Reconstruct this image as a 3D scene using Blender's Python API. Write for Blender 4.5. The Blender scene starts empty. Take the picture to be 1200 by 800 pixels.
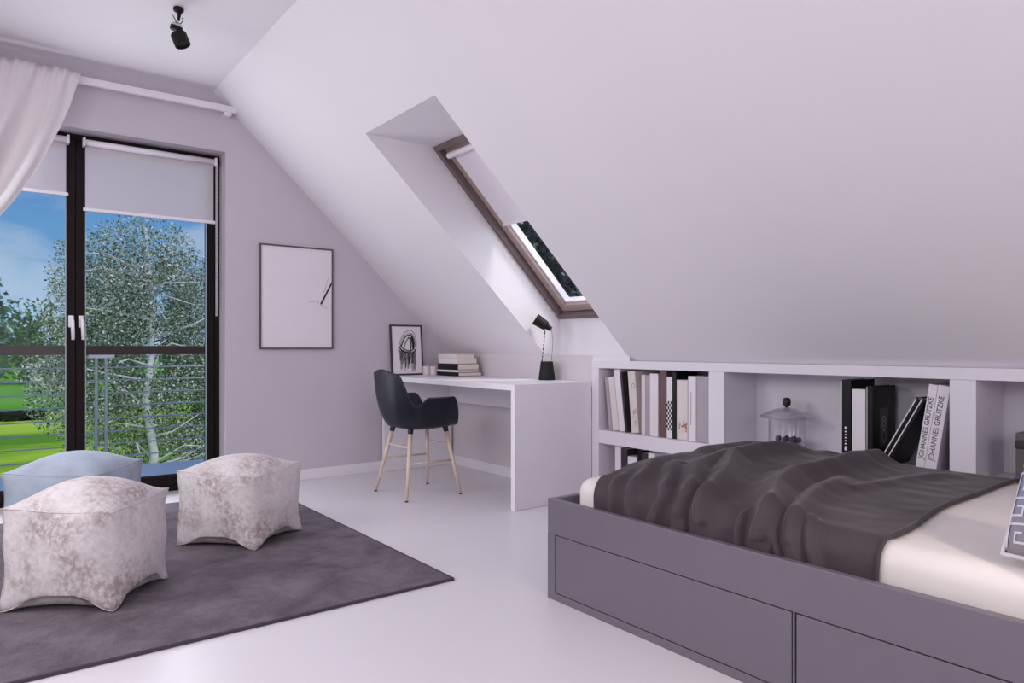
import bpy, bmesh, math, random
from mathutils import Vector, Matrix, noise as mnoise
PI = math.pi
SC = bpy.context.scene
COL = SC.collection
random.seed(7)

# ------------------------------------------------------------------ camera
F_PX, HOR, YAW, EYE = 820.87, 407.38, 0.6527, 0.97
cam_d = bpy.data.cameras.new('camera'); cam = bpy.data.objects.new('camera', cam_d); COL.objects.link(cam)
cam.location = (0, 0, EYE); cam.rotation_euler = (PI / 2, 0, -YAW)
cam_d.sensor_width = 36; cam_d.lens = F_PX / 1200 * 36; cam_d.shift_y = (HOR - 400) / 1200
cam_d.clip_start = 0.05; cam_d.clip_end = 500
SC.camera = cam

# ------------------------------------------------------------------ colour management
vs = SC.view_settings
SC.display_settings.display_device = 'sRGB'
vs.view_transform = 'Standard'; vs.look = 'None'; vs.gamma = 1; vs.use_curve_mapping = False
vs.exposure = 0.0
SC.cycles.use_denoising = True
SC.cycles.max_bounces = 12; SC.cycles.diffuse_bounces = 7; SC.cycles.transparent_max_bounces = 24
SC.cycles.caustics_reflective = False; SC.cycles.caustics_refractive = False
SC.cycles.sample_clamp_indirect = 6

# ------------------------------------------------------------------ sky
world = bpy.data.worlds.new('sky'); SC.world = world; world.use_nodes = True
nt = world.node_tree; nt.nodes.clear()
def wn(t, **k):
    n = nt.nodes.new(t)
    for a, b in k.items(): setattr(n, a, b)
    return n
tc = wn('ShaderNodeTexCoord'); sep = wn('ShaderNodeSeparateXYZ'); nt.links.new(tc.outputs['Generated'], sep.inputs[0])
grad = wn('ShaderNodeValToRGB'); nt.links.new(sep.outputs['Z'], grad.inputs[0])
e = grad.color_ramp.elements
e[0].position = 0.0; e[0].color = (0.40, 0.60, 0.80, 1); e[1].position = 0.55; e[1].color = (0.06, 0.16, 0.50, 1)
x = grad.color_ramp.elements.new(0.10); x.color = (0.16, 0.37, 0.66, 1)
x = grad.color_ramp.elements.new(0.25); x.color = (0.07, 0.21, 0.53, 1)
mp = wn('ShaderNodeMapping'); mp.inputs['Scale'].default_value = (1, 1, 2.2); mp.inputs['Location'].default_value = (0.35, 0.1, 0.2)
nt.links.new(tc.outputs['Generated'], mp.inputs[0])
nz = wn('ShaderNodeTexNoise'); nz.inputs['Scale'].default_value = 5.0; nz.inputs['Detail'].default_value = 7; nz.inputs['Roughness'].default_value = 0.55
nt.links.new(mp.outputs[0], nz.inputs['Vector'])
cr = wn('ShaderNodeValToRGB'); cr.color_ramp.elements[0].position = 0.46; cr.color_ramp.elements[1].position = 0.70
cr.color_ramp.elements[1].color = (0.8, 0.8, 0.8, 1)
nt.links.new(nz.outputs[0], cr.inputs[0])
mx = wn('ShaderNodeMixRGB'); mx.inputs[2].default_value = (0.62, 0.66, 0.74, 1)
nt.links.new(cr.outputs[0], mx.inputs[0]); nt.links.new(grad.outputs[0], mx.inputs[1])
bg = wn('ShaderNodeBackground'); bg.inputs[1].default_value = 1.0; nt.links.new(mx.outputs[0], bg.inputs[0])
wo = wn('ShaderNodeOutputWorld'); nt.links.new(bg.outputs[0], wo.inputs[0])

# ------------------------------------------------------------------ sun, window daylight and added room fill
def light(name, kind, loc, aim, energy, color, **k):
    d = bpy.data.lights.new(name, kind); d.energy = energy; d.color = color
    for a, b in k.items(): setattr(d, a, b)
    o = bpy.data.objects.new(name, d); COL.objects.link(o); o.location = loc
    o.rotation_euler = (Vector(aim) - Vector(loc)).to_track_quat('-Z', 'Y').to_euler()
    return o
S_DIR = Vector((0.16, -0.56, 0.78)).normalized()          # towards the sun
light('sun', 'SUN', S_DIR * 30, (0, 0, 0), 1.65, (1.0, 0.94, 0.87), angle=math.radians(14))
LILAC = (1.0, 0.985, 1.0)
# area lamps added to brighten the room at unseen roof windows and rear door
light('added_fill_opposite_slope', 'AREA', (-1.235, 1.10, 1.72), (0.42, 1.10, -0.03), 27, LILAC, shape='RECTANGLE', size=1.2, size_y=1.1)
light('added_fill_opposite_slope', 'AREA', (-1.235, 3.30, 1.72), (0.42, 3.30, -0.03), 36, LILAC, shape='RECTANGLE', size=1.2, size_y=1.1)
light('added_fill_rear', 'AREA', (0.495, -2.05, 1.20), (0.495, 3.0, 1.40), 45, LILAC, shape='RECTANGLE', size=1.6, size_y=2.1)
light('daylight_door', 'AREA', (0.495, 5.035, 1.18), (0.495, 2.0, 1.10), 27, (0.96, 0.97, 1.0), shape='RECTANGLE', size=1.5, size_y=2.1)
light('daylight_skylight', 'AREA', (2.90, 3.25, 1.82), (2.35, 3.25, 0.9), 6, (1.0, 0.96, 0.93), shape='RECTANGLE', size=0.4, size_y=1.1)

# ------------------------------------------------------------------ materials
def hexc(r, g, b):
    f = lambda v: (v / 255 / 12.92) if v / 255 <= 0.04045 else ((v / 255 + 0.055) / 1.055) ** 2.4
    return (f(r), f(g), f(b), 1)
class Mat:
    def __init__(s, name, col=(0.8, 0.8, 0.8, 1), rough=0.6, metal=0.0, spec=0.5):
        s.m = bpy.data.materials.new(name); s.m.use_nodes = True; s.t = s.m.node_tree
        s.b = s.t.nodes['Principled BSDF']; s.out = s.t.nodes['Material Output']
        s.b.inputs['Base Color'].default_value = col; s.b.inputs['Roughness'].default_value = rough
        s.b.inputs['Metallic'].default_value = metal; s.b.inputs['Specular IOR Level'].default_value = spec
        s._tc = None
    def n(s, t): return s.t.nodes.new(t)
    def l(s, a, b): s.t.links.new(a, b)
    def tc(s):
        if not s._tc: s._tc = s.n('ShaderNodeTexCoord')
        return s._tc.outputs['Object']
    def noise(s, scale, detail=4, rough=0.55, stretch=None, dist=0.0):
        z = s.n('ShaderNodeTexNoise'); z.inputs['Scale'].default_value = scale
        z.inputs['Detail'].default_value = detail; z.inputs['Roughness'].default_value = rough; z.inputs['Distortion'].default_value = dist
        if stretch:
            m = s.n('ShaderNodeMapping'); m.inputs['Scale'].default_value = stretch; s.l(s.tc(), m.inputs[0]); s.l(m.outputs[0], z.inputs['Vector'])
        else: s.l(s.tc(), z.inputs['Vector'])
        return z.outputs['Fac']
    def ramp(s, src, stops, interp='LINEAR'):
        r = s.n('ShaderNodeValToRGB'); r.color_ramp.interpolation = interp; s.l(src, r.inputs[0])
        el = r.color_ramp.elements
        while len(el) < len(stops): el.new(0.5)
        for q, (p_, c_) in zip(el, stops): q.position = p_; q.color = c_
        return r.outputs[0]
    def mix(s, a, b, fac, mode='MIX'):
        r = s.n('ShaderNodeMixRGB'); r.blend_type = mode
        for i, v in ((0, fac), (1, a), (2, b)):
            if hasattr(v, 'links') or isinstance(v, bpy.types.NodeSocket): s.l(v, r.inputs[i])
            else: r.inputs[i].default_value = v
        return r.outputs[0]
    def color(s, sock): s.l(sock, s.b.inputs['Base Color']); return s
    def bump(s, sock, strength=0.2, dist=0.01):
        b = s.n('ShaderNodeBump'); b.inputs['Strength'].default_value = strength; b.inputs['Distance'].default_value = dist
        s.l(sock, b.inputs['Height']); s.l(b.outputs[0], s.b.inputs['Normal']); return s
def plain(name, rgb, rough=0.6, metal=0.0, spec=0.5, var=0.03, scale=6):
    m = Mat(name, hexc(*rgb), rough, metal, spec)
    c = hexc(*rgb); lo = tuple(v * (1 - var) for v in c[:3]) + (1,); hi = tuple(min(1, v * (1 + var)) for v in c[:3]) + (1,)
    m.color(m.ramp(m.noise(scale, 3), [(0.3, lo), (0.7, hi)]))
    return m
M = {}
M['slope'] = plain('ceiling_paint', (224, 220, 225), 0.75, var=0.012, scale=2)
M['gable'] = plain('grey_lilac_wall_paint', (194, 187, 195), 0.75, var=0.015, scale=3)
fl = plain('white_painted_floor', (217, 213, 218), 0.32, var=0.015, scale=2); M['floor'] = fl
M['knee'] = plain('pale_knee_wall_paint', (206, 199, 203), 0.75, var=0.012, scale=3)
M['trim'] = plain('white_trim_paint', (226, 222, 228), 0.45, var=0.01)
M['furniture'] = plain('white_lacquer', (228, 224, 230), 0.4, var=0.01)
M['shelf'] = plain('white_shelf_paint', (222, 217, 225), 0.5, var=0.01)
M['frame_brown'] = plain('dark_brown_window_frame', (27, 18, 20), 0.6, spec=0.15, var=0.08, scale=12)
M['sky_brown'] = plain('brown_roof_window_frame', (108, 92, 92), 0.5, var=0.06, scale=10)
M['sky_sash'] = plain('lit_brown_roof_sash', (166, 146, 144), 0.5, var=0.05, scale=10)  # frame brown made lighter, light on the sash put into its colour
M['white_plastic'] = plain('white_plastic', (232, 226, 234), 0.35, var=0.01)
M['black_plastic'] = plain('black_plastic', (26, 24, 30), 0.45, var=0.05)
M['black_shell'] = plain('navy_black_shell', (15, 15, 31), 0.42, var=0.05, spec=0.4)
M['lamp_black'] = plain('matt_black_metal', (18, 16, 18), 0.5, var=0.05, spec=0.25)
M['chrome'] = plain('brushed_steel', (205, 203, 208), 0.25, 0.9, var=0.03)
M['rail_metal'] = plain('galvanised_steel', (168, 176, 186), 0.4, 0.25, var=0.04)
M['rail_wood'] = plain('dark_wood_handrail', (66, 42, 38), 0.5, var=0.15, scale=14)
M['picture_frame'] = plain('dark_picture_frame', (84, 74, 84), 0.5, var=0.05)
M['dark_frame'] = plain('charcoal_picture_frame', (58, 48, 56), 0.5, var=0.05)
M['paper'] = plain('white_art_paper', (226, 220, 226), 0.7, var=0.012)
M['ink'] = plain('black_ink', (30, 26, 30), 0.7, var=0.1)
M['ink_grey'] = plain('grey_ink_wash', (122, 114, 122), 0.8, var=0.15, scale=30)
M['pages'] = plain('book_pages', (222, 212, 205), 0.8, var=0.05, scale=60)
M['book_white'] = plain('white_book_cover', (226, 219, 226), 0.45, var=0.012)
M['book_cream'] = plain('cream_book_cover', (218, 208, 206), 0.5, var=0.02)
M['book_black'] = plain('black_book_cover', (18, 16, 22), 0.4, var=0.08, spec=0.25)
M['cover_print'] = plain('grey_cover_print', (82, 76, 84), 0.6, var=0.1, scale=40)
M['book_dark'] = plain('charcoal_book_cover', (52, 46, 54), 0.45, var=0.08)
M['book_brown'] = plain('brown_book_cover', (104, 74, 76), 0.5, var=0.1, scale=30)
M['book_grey'] = plain('grey_book_cover', (168, 160, 170), 0.5, var=0.04)
M['book_smudge'] = plain('rust_print', (168, 120, 96), 0.6, var=0.2, scale=40)
M['bed'] = plain('grey_lilac_bed_lacquer', (106, 99, 109), 0.42, var=0.015, scale=3)
M['gap'] = plain('dark_joint', (46, 40, 48), 0.8)
sh = plain('pale_bed_linen', (220, 213, 211), 0.85, var=0.02, scale=8); sh.bump(sh.noise(7, 3), 0.12, 0.02); M['sheet'] = sh
wood = Mat('pale_beech', hexc(206, 182, 168), 0.5)
wood.color(wood.ramp(wood.noise(18, 4, stretch=(6, 6, 0.6)), [(0.3, hexc(196, 170, 154)), (0.7, hexc(218, 197, 184))])); M['beech'] = wood
bl = Mat('charcoal_wool_throw', hexc(86, 78, 86), 0.95, spec=0.1)
w1 = bl.noise(420, 2); bl.color(bl.mix(bl.ramp(w1, [(0.3, hexc(64, 57, 62)), (0.7, hexc(86, 78, 83))]), bl.ramp(bl.noise(6, 3), [(0.3, hexc(68, 61, 66)), (0.7, hexc(82, 74, 79))]), 0.5)); bl.bump(w1, 0.25, 0.002)
bl.b.inputs['Sheen Weight'].default_value = 0.22; bl.b.inputs['Sheen Roughness'].default_value = 0.3
M['blanket'] = bl
rg = Mat('grey_rug_pile', hexc(104, 96, 106), 0.95, spec=0.1)
rc = rg.mix(rg.ramp(rg.noise(4.5, 7, 0.72, dist=0.4), [(0.36, hexc(76, 70, 76)), (0.64, hexc(126, 118, 127))]),
            rg.ramp(rg.noise(160, 3, 0.7), [(0.3, hexc(80, 72, 80)), (0.7, hexc(122, 114, 122))]), 0.4)
rg.color(rc); rg.bump(rg.noise(220, 3, 0.7), 0.4, 0.004); M['rug'] = rg
M['rug_edge'] = plain('dark_rug_binding', (64, 56, 66), 0.9, var=0.08, scale=60)
pf = Mat('distressed_velvet', hexc(206, 196, 200), 0.85, spec=0.2)
fine = pf.ramp(pf.noise(46, 5, 0.75, stretch=(1.1, 1.1, 0.9)), [(0.40, (0.1, 0.1, 0.1, 1)), (0.58, (1, 1, 1, 1))])
blot = pf.ramp(pf.noise(6.5, 4, 0.6), [(0.42, (0.04, 0.04, 0.04, 1)), (0.62, (1, 1, 1, 1))])
mask = pf.mix(fine, blot, 1.0, 'MULTIPLY')
thread = pf.ramp(pf.noise(60, 3, 0.6), [(0.35, hexc(212, 206, 208)), (0.7, hexc(198, 190, 193))])
pc = pf.mix(thread, hexc(158, 143, 145), mask)
pf.color(pc); pf.bump(pf.noise(5, 3), 0.25, 0.02); M['pouf'] = pf
pb = Mat('pale_blue_velvet', hexc(172, 184, 206), 0.85, spec=0.2)
pb.color(pb.ramp(pb.noise(9, 4), [(0.35, hexc(152, 162, 178)), (0.65, hexc(168, 177, 192))])); pb.bump(pb.noise(6, 3), 0.25, 0.02); M['pouf_blue'] = pb
cu = Mat('pale_curtain_linen', hexc(212, 206, 207), 0.9, spec=0.1)
cu.color(cu.ramp(cu.noise(400, 2), [(0.3, hexc(214, 208, 211)), (0.7, hexc(224, 218, 221))])); M['curtain'] = cu
def sheer(name, rgb, transp):
    m = Mat(name, hexc(*rgb), 0.9)
    d = m.n('ShaderNodeBsdfDiffuse'); t = m.n('ShaderNodeBsdfTranslucent'); tr = m.n('ShaderNodeBsdfTransparent')
    w = m.ramp(m.noise(300, 2), [(0.3, hexc(*[v * 0.97 for v in rgb])), (0.7, hexc(*rgb))])
    m.l(w, d.inputs[0]); m.l(w, t.inputs[0])
    a = m.n('ShaderNodeMixShader'); a.inputs[0].default_value = 0.22; m.l(d.outputs[0], a.inputs[1]); m.l(t.outputs[0], a.inputs[2])
    b = m.n('ShaderNodeMixShader'); b.inputs[0].default_value = transp; m.l(a.outputs[0], b.inputs[1]); m.l(tr.outputs[0], b.inputs[2])
    m.l(b.outputs[0], m.out.inputs[0]); return m
M['blind'] = sheer('sheer_blind_fabric', (232, 224, 230), 0.34)
M['blind_opaque'] = plain('white_blind_fabric', (228, 222, 230), 0.85, var=0.012, scale=30)
def glass(name, tint=(1, 1, 1, 1), ior=1.45):
    m = Mat(name); tr = m.n('ShaderNodeBsdfTransparent'); tr.inputs[0].default_value = tint
    gl = m.n('ShaderNodeBsdfGlossy'); gl.inputs['Roughness'].default_value = 0.02
    fr = m.n('ShaderNodeLayerWeight'); fr.inputs[0].default_value = 0.5
    pw = m.n('ShaderNodeMath'); pw.operation = 'POWER'; pw.inputs[1].default_value = 3.0; m.l(fr.outputs['Facing'], pw.inputs[0])
    mu = m.n('ShaderNodeMath'); mu.operation = 'MULTIPLY_ADD'; mu.inputs[1].default_value = ior; mu.inputs[2].default_value = ior * 0.04; m.l(pw.outputs[0], mu.inputs[0])
    s = m.n('ShaderNodeMixShader'); m.l(mu.outputs[0], s.inputs[0]); m.l(tr.outputs[0], s.inputs[1]); m.l(gl.outputs[0], s.inputs[2])
    m.l(s.outputs[0], m.out.inputs[0]); return m
M['glass'] = glass('window_glass', (0.97, 0.98, 0.98, 1), 0.12)
M['jar_glass'] = glass('jar_glass', (0.96, 0.96, 0.97, 1), 0.75)
M['pebble'] = plain('dark_pebble', (74, 64, 74), 0.5, var=0.4, scale=30)
M['candle'] = plain('pale_pink_wax', (216, 204, 206), 0.5, var=0.03)
M['box_dark'] = plain('taupe_box', (92, 84, 86), 0.6, var=0.04)
M['box_black'] = plain('black_band', (38, 34, 38), 0.5, var=0.04)
cs = Mat('ombre_cushion_cloth', hexc(120, 150, 196), 0.9, spec=0.1)
sz = cs.n('ShaderNodeSeparateXYZ'); cs.l(cs.tc(), sz.inputs[0])
mr = cs.n('ShaderNodeMapRange'); mr.inputs[1].default_value = -0.20; mr.inputs[2].default_value = 0.2; cs.l(sz.outputs['Z'], mr.inputs[0])
cs.color(cs.ramp(mr.outputs[0], [(0.05, hexc(150, 142, 146)), (0.35, hexc(138, 144, 166)), (0.6, hexc(88, 126, 184)), (1.0, hexc(170, 194, 226))])); M['cushion'] = cs
M['cushion_key'] = plain('off_white_stitching', (214, 212, 216), 0.85, var=0.03, scale=60)
M['concrete'] = plain('pale_balcony_tile', (224, 236, 252), 0.35, var=0.02, scale=4)  # bluish tint puts the reflected sky into the base colour
M['facade'] = plain('white_render', (220, 216, 214), 0.9, var=0.03)
gr = Mat('mown_grass', hexc(100, 150, 50), 0.95, spec=0.1)
g1 = gr.ramp(gr.noise(0.16, 5, 0.6, stretch=(0.35, 1.0, 1)), [(0.36, hexc(112, 168, 40)), (0.50, hexc(190, 230, 66)), (0.66, hexc(214, 242, 96))])  # tree shadows painted in as darker streaks in the grass
g2 = gr.ramp(gr.noise(5, 4, 0.7), [(0.3, (0.75, 0.75, 0.75, 1)), (0.7, (1, 1, 1, 1))])
gr.color(gr.mix(g1, g2, 1.0, 'MULTIPLY')); M['grass'] = gr
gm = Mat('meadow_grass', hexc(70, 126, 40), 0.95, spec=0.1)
gm.color(gm.ramp(gm.noise(0.12, 5, 0.6, stretch=(0.3, 1, 1)), [(0.35, hexc(88, 160, 44)), (0.65, hexc(118, 190, 56))])); M['meadow'] = gm  # tree shade painted in as darker streaks over the meadow green
def leafmat(name, stops, rough=0.5):
    m = Mat(name, stops[0][1], rough)
    g = m.n('ShaderNodeNewGeometry'); m.color(m.ramp(g.outputs['Random Per Island'], stops)); return m
M['birch_leaf'] = leafmat('birch_leaf_painted_glints', [(0.0, hexc(44, 60, 40)), (0.30, hexc(112, 128, 94)), (0.56, hexc(184, 194, 164)), (0.78, hexc(236, 239, 226)), (1.0, hexc(250, 250, 246))], 0.45)  # near-white stops paint bright glints onto random leaves
M['bark'] = plain('pale_birch_bark', (238, 234, 236), 0.8, var=0.25, scale=9)
M['bark_dark'] = plain('brown_bark', (84, 68, 58), 0.9, var=0.2, scale=8)
M['green_leaf'] = leafmat('green_leaf', [(0.0, hexc(52, 92, 52)), (0.5, hexc(84, 132, 74)), (1.0, hexc(122, 162, 104))], 0.7)
M['blue_leaf'] = leafmat('blue_green_leaf', [(0.0, hexc(40, 74, 62)), (0.5, hexc(62, 104, 88)), (1.0, hexc(104, 142, 122))], 0.7)
M['dark_leaf'] = leafmat('dark_conifer_needle', [(0.0, hexc(20, 30, 26)), (0.6, hexc(44, 58, 52)), (0.93, hexc(84, 98, 92)), (1.0, hexc(170, 178, 176))], 0.6)
M['hedge_leaf'] = leafmat('dark_hedge_leaf', [(0.0, hexc(20, 30, 22)), (1.0, hexc(46, 60, 42))], 0.8)

# ------------------------------------------------------------------ builders
def link(o, parent=None):
    COL.objects.link(o)
    if parent is not None: o.parent = parent
    return o
class MB:
    def __init__(s): s.b = bmesh.new()
    def box(s, x0, y0, z0, x1, y1, z1, bev=0.0):
        q = bmesh.new(); bmesh.ops.create_cube(q, size=1)
        for v in q.verts: v.co = Vector(((x0 + x1) / 2 + v.co.x * (x1 - x0), (y0 + y1) / 2 + v.co.y * (y1 - y0), (z0 + z1) / 2 + v.co.z * (z1 - z0)))
        if bev: bmesh.ops.bevel(q, geom=q.edges[:], offset=bev, segments=2, affect='EDGES', profile=0.5)
        return s._add(q)
    def _add(s, q, mat=None):
        me = bpy.data.meshes.new('t'); q.to_mesh(me); q.free()
        if mat is not None: me.transform(mat)
        s.b.from_mesh(me); bpy.data.meshes.remove(me); return s
    def xbox(s, mat, sx, sy, sz, bev=0.0):
        q = bmesh.new(); bmesh.ops.create_cube(q, size=1)
        for v in q.verts: v.co = Vector((v.co.x * sx, v.co.y * sy, v.co.z * sz))
        if bev: bmesh.ops.bevel(q, geom=q.edges[:], offset=bev, segments=2, affect='EDGES', profile=0.5)
        return s._add(q, mat)
    def tube(s, pts, rad, n=10, caps=True):
        pts = [Vector(p) for p in pts]; rads = rad if isinstance(rad, (list, tuple)) else [rad] * len(pts)
        rings = []; up = None
        for i, p in enumerate(pts):
            d = (pts[min(i + 1, len(pts) - 1)] - pts[max(i - 1, 0)]).normalized()
            if up is None:
                up = d.orthogonal().normalized()
            up = (up - d * up.dot(d)).normalized(); si = d.cross(up)
            rings.append([s.b.verts.new(p + (up * math.cos(2 * PI * k / n) + si * math.sin(2 * PI * k / n)) * rads[i]) for k in range(n)])
        for a, c in zip(rings, rings[1:]):
            for k in range(n): s.b.faces.new((a[k], a[(k + 1) % n], c[(k + 1) % n], c[k]))
        if caps: s.b.faces.new(rings[0][::-1]); s.b.faces.new(rings[-1])
        return s
    def lathe(s, prof, cx=0, cy=0, n=32, mat=None):
        q = bmesh.new(); rings = []
        for r, z in prof:
            if r < 1e-5: rings.append([q.verts.new((cx, cy, z))])
            else: rings.append([q.verts.new((cx + r * math.cos(2 * PI * k / n), cy + r * math.sin(2 * PI * k / n), z)) for k in range(n)])
        for a, c in zip(rings, rings[1:]):
            for k in range(n):
                k2 = (k + 1) % n
                if len(a) == 1 and len(c) == 1: continue
                if len(a) == 1: q.faces.new((a[0], c[k2], c[k]))
                elif len(c) == 1: q.faces.new((a[k], a[k2], c[0]))
                else: q.faces.new((a[k], a[k2], c[k2], c[k]))
        bmesh.ops.recalc_face_normals(q, faces=q.faces[:])
        return s._add(q, mat)
    def prism(s, poly, axis, a, b):
        def mk(u, v, w):
            return {'x': (w, u, v), 'y': (u, w, v), 'z': (u, v, w)}[axis]
        A = [s.b.verts.new(mk(u, v, a)) for u, v in poly]; B = [s.b.verts.new(mk(u, v, b)) for u, v in poly]
        s.b.faces.new(A); s.b.faces.new(B[::-1])
        for i in range(len(poly)):
            j = (i + 1) % len(poly); s.b.faces.new((A[i], B[i], B[j], A[j]))
        return s
    def poly(s, *pts): s.b.faces.new([s.b.verts.new(p) for p in pts]); return s
    def grid(s, fn, nu, nv, close_u=False):
        V = [[s.b.verts.new(fn(i / nu, j / nv)) for j in range(nv + 1)] for i in range(nu if close_u else nu + 1)]
        for i in range(nu):
            i2 = (i + 1) % len(V) if close_u else i + 1
            for j in range(nv): s.b.faces.new((V[i][j], V[i2][j], V[i2][j + 1], V[i][j + 1]))
        return s
    def build(s, name, mat, parent=None, smooth=False, solid=0.0, offset=0.0, recalc=True, at=None, sub=0):
        if recalc: bmesh.ops.recalc_face_normals(s.b, faces=s.b.faces[:])
        me = bpy.data.meshes.new(name); s.b.to_mesh(me); s.b.free()
        if smooth: me.polygons.foreach_set('use_smooth', [True] * len(me.polygons))
        me.materials.append(mat.m if isinstance(mat, Mat) else mat)
        o = bpy.data.objects.new(name, me); link(o, parent)
        if at: o.location = at
        if solid:
            md = o.modifiers.new('thickness', 'SOLIDIFY'); md.thickness = solid; md.offset = offset
        if sub:
            md = o.modifiers.new('round', 'SUBSURF'); md.levels = sub; md.render_levels = sub
        return o
def tag(o, label=None, cat=None, group=None, kind=None):
    if label: o['label'] = label
    if cat: o['category'] = cat
    if group: o['group'] = group
    if kind: o['kind'] = kind
    return o
def thing(name, label, cat, loc=(0, 0, 0), rz=0.0, group=None):
    o = bpy.data.objects.new(name, None); o.empty_display_size = 0.1
    COL.objects.link(o); o.location = loc; o.rotation_euler = (0, 0, rz)
    return tag(o, label, cat, group)
def struct(mb, name, mat, label, cat, **k):
    return tag(mb.build(name, mat, **k), label, cat, kind='structure')
def sm(a, b, x):
    t = max(0.0, min(1.0, (x - a) / (b - a))); return t * t * (3 - 2 * t)
def rotm(loc, rx=0, ry=0, rz=0):
    return Matrix.Translation(loc) @ Matrix.Rotation(rz, 4, 'Z') @ Matrix.Rotation(ry, 4, 'Y') @ Matrix.Rotation(rx, 4, 'X')

# ------------------------------------------------------------------ room shell
YG, YB = 5.02, -2.2                     # gable with the door, gable behind
XK, XL = 3.175, -2.185                  # knee walls
ZK, ZC, SL = 0.92, 2.715, 0.9464        # knee height, flat ceiling, slope
XC = XK - (ZC - ZK) / SL                # crease
XCL = 0.99 - XC
def zs(x): return ZK + SL * (XK - x)
DX0, DX1, DZ = -0.37, 1.36, 2.315       # balcony door opening
struct(MB().box(XL - 0.3, YB - 0.3, -0.2, XK + 0.75, YG + 0.30, 0.0), 'floor', M['floor'], 'white painted floor running through the whole attic room', 'floor')
def gable(name, y0, y1, mat, label):
    b = MB()
    zt = lambda x_: min(ZC, zs(x_), zs(0.99 - x_)) + 0.06
    b.prism([(DX1, 0), (XK + 0.5, 0), (XK + 0.5, 0.6), (XK, ZK + 0.06), (DX1, zt(DX1))], 'y', y0, y1)
    b.prism([(DX0, 0), (DX0, zt(DX0)), (XL, ZK + 0.06), (XL - 0.2, 0.6), (XL - 0.2, 0)], 'y', y0, y1)
    b.prism([(DX0, DZ), (DX1, DZ), (DX1, zt(DX1)), (XC, ZC + 0.06), (XCL, ZC + 0.06), (DX0, zt(DX0))], 'y', y0, y1)
    return struct(b, name, mat, label, 'wall')
gable('wall_far', YG, YG + 0.30, M['gable'], 'grey lilac gable wall around the balcony door')
gable('wall_near', YB - 0.3, YB, M['gable'], 'grey lilac gable wall at the rear of the room')
# knee walls
struct(MB().box(XK, 3.29, 0, XK + 0.04, YG, ZK), 'wall_right', M['knee'], 'low pale knee wall behind the desk', 'wall')
struct(MB().box(XL - 0.1, YB, 0, XL, YG, ZK), 'wall_left', M['gable'], 'low grey knee wall on the opposite side', 'wall')
# flat ceiling and slopes
struct(MB().box(XCL, YB, ZC, XC, YG, ZC + 0.05), 'ceiling', M['slope'], 'flat white strip of ceiling between the two slopes', 'ceiling')
NY0, NY1 = 2.985, 3.765                 # roof window niche
NX0 = XK - (2.22 - ZK) / SL             # its upper edge on the slope
WT, WB = Vector((2.265, 0, 2.22)), Vector((3.31, 0, 1.18))   # window plane top and bottom
b = MB(); ZE = 0.86; XE = XK + (ZK - ZE) / SL
def sp(x, y): return (x, y, zs(x))
b.poly(sp(XC, YB), sp(XE, YB), sp(XE, NY0), sp(XC, NY0))
b.poly(sp(XC, NY1), sp(XE, NY1), sp(XE, YG), sp(XC, YG))
b.poly(sp(XC, NY0), sp(NX0, NY0), sp(NX0, NY1), sp(XC, NY1))
b.poly((NX0, NY0, 2.22), (WT.x, NY0, 2.22), (WT.x, NY1, 2.22), (NX0, NY1, 2.22))
for y in (NY0, NY1):
    b.poly((NX0, y, 2.22), (WT.x, y, 2.22), (WB.x, y, WB.z), (WB.x, y, ZK), (XK, y, ZK))
b.poly((WB.x, NY0, WB.z), (WB.x, NY1, WB.z), (WB.x, NY1, ZK), (WB.x, NY0, ZK))
b.poly((WB.x, NY0, ZK), (WB.x, NY1, ZK), (XK, NY1, ZK), (XK, NY0, ZK))
b.poly((XK, NY0 - .02, 0.86), (XK, 3.2905, 0.86), (XK, 3.2905, ZK), (XK, NY0 - .02, ZK))
struct(b, 'ceiling_right', M['slope'], 'sloped white ceiling above desk and bed with a deep roof window niche', 'sloped ceiling', recalc=False)
b = MB()
b.prism([(XCL, ZC), (XL, ZK), (XL - 0.05, ZK + 0.03), (XCL - 0.03, ZC + 0.05)], 'y', YB, YG)
struct(b, 'ceiling_left', M['slope'], 'sloped white ceiling on the opposite side of the room', 'sloped ceiling')
# baseboards
struct(MB().box(DX1, YG - 0.014, 0, 2.60, YG, 0.078, 0.003), 'baseboard_far', M['trim'], 'white baseboard under the framed picture', 'baseboard')
struct(MB().box(XK - 0.014, 3.36, 0, XK, YG, 0.078, 0.003), 'baseboard_right', M['trim'], 'white baseboard on the knee wall under the desk', 'baseboard')

# unseen roof windows and rear door, put in to carry the fill lamps
for k, yy in enumerate((1.10, 3.30)):
    w = tag(bpy.data.objects.new('window_%d' % (k + 2), None), ('roof window frame added on the opposite slope opposite the bed', 'roof window frame added on the opposite slope opposite the desk')[k], 'roof window', kind='structure'); link(w)
    ang = math.atan(SL)
    R_ = Matrix.Translation((-1.262, yy, 1.745)) @ Matrix.Rotation(-ang, 4, 'Y')
    f = MB()
    for sx, sy, dx, dy in ((1.24, 0.06, 0, 0.59), (1.24, 0.06, 0, -0.59), (0.06, 1.12, 0.59, 0), (0.06, 1.12, -0.59, 0)):
        f.xbox(R_ @ Matrix.Translation((dx, dy, 0)), sx, sy, 0.05)
    f.build('window_frame', M['sky_brown'], w)
d = tag(bpy.data.objects.new('door_2', None), 'unseen double door added in the rear gable', 'door', kind='structure'); link(d)
f = MB()
for x0, x1, z0, z1 in ((DX0, DX0 + .08, 0, DZ), (DX1 - .08, DX1, 0, DZ), (0.44, 0.55, 0, DZ), (DX0, DX1, DZ - .08, DZ), (DX0, DX1, 0, .1)):
    f.box(x0, YB - 0.22, z0, x1, YB - 0.15, z1)
f.build('door_frame', M['frame_brown'], d)
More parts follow.
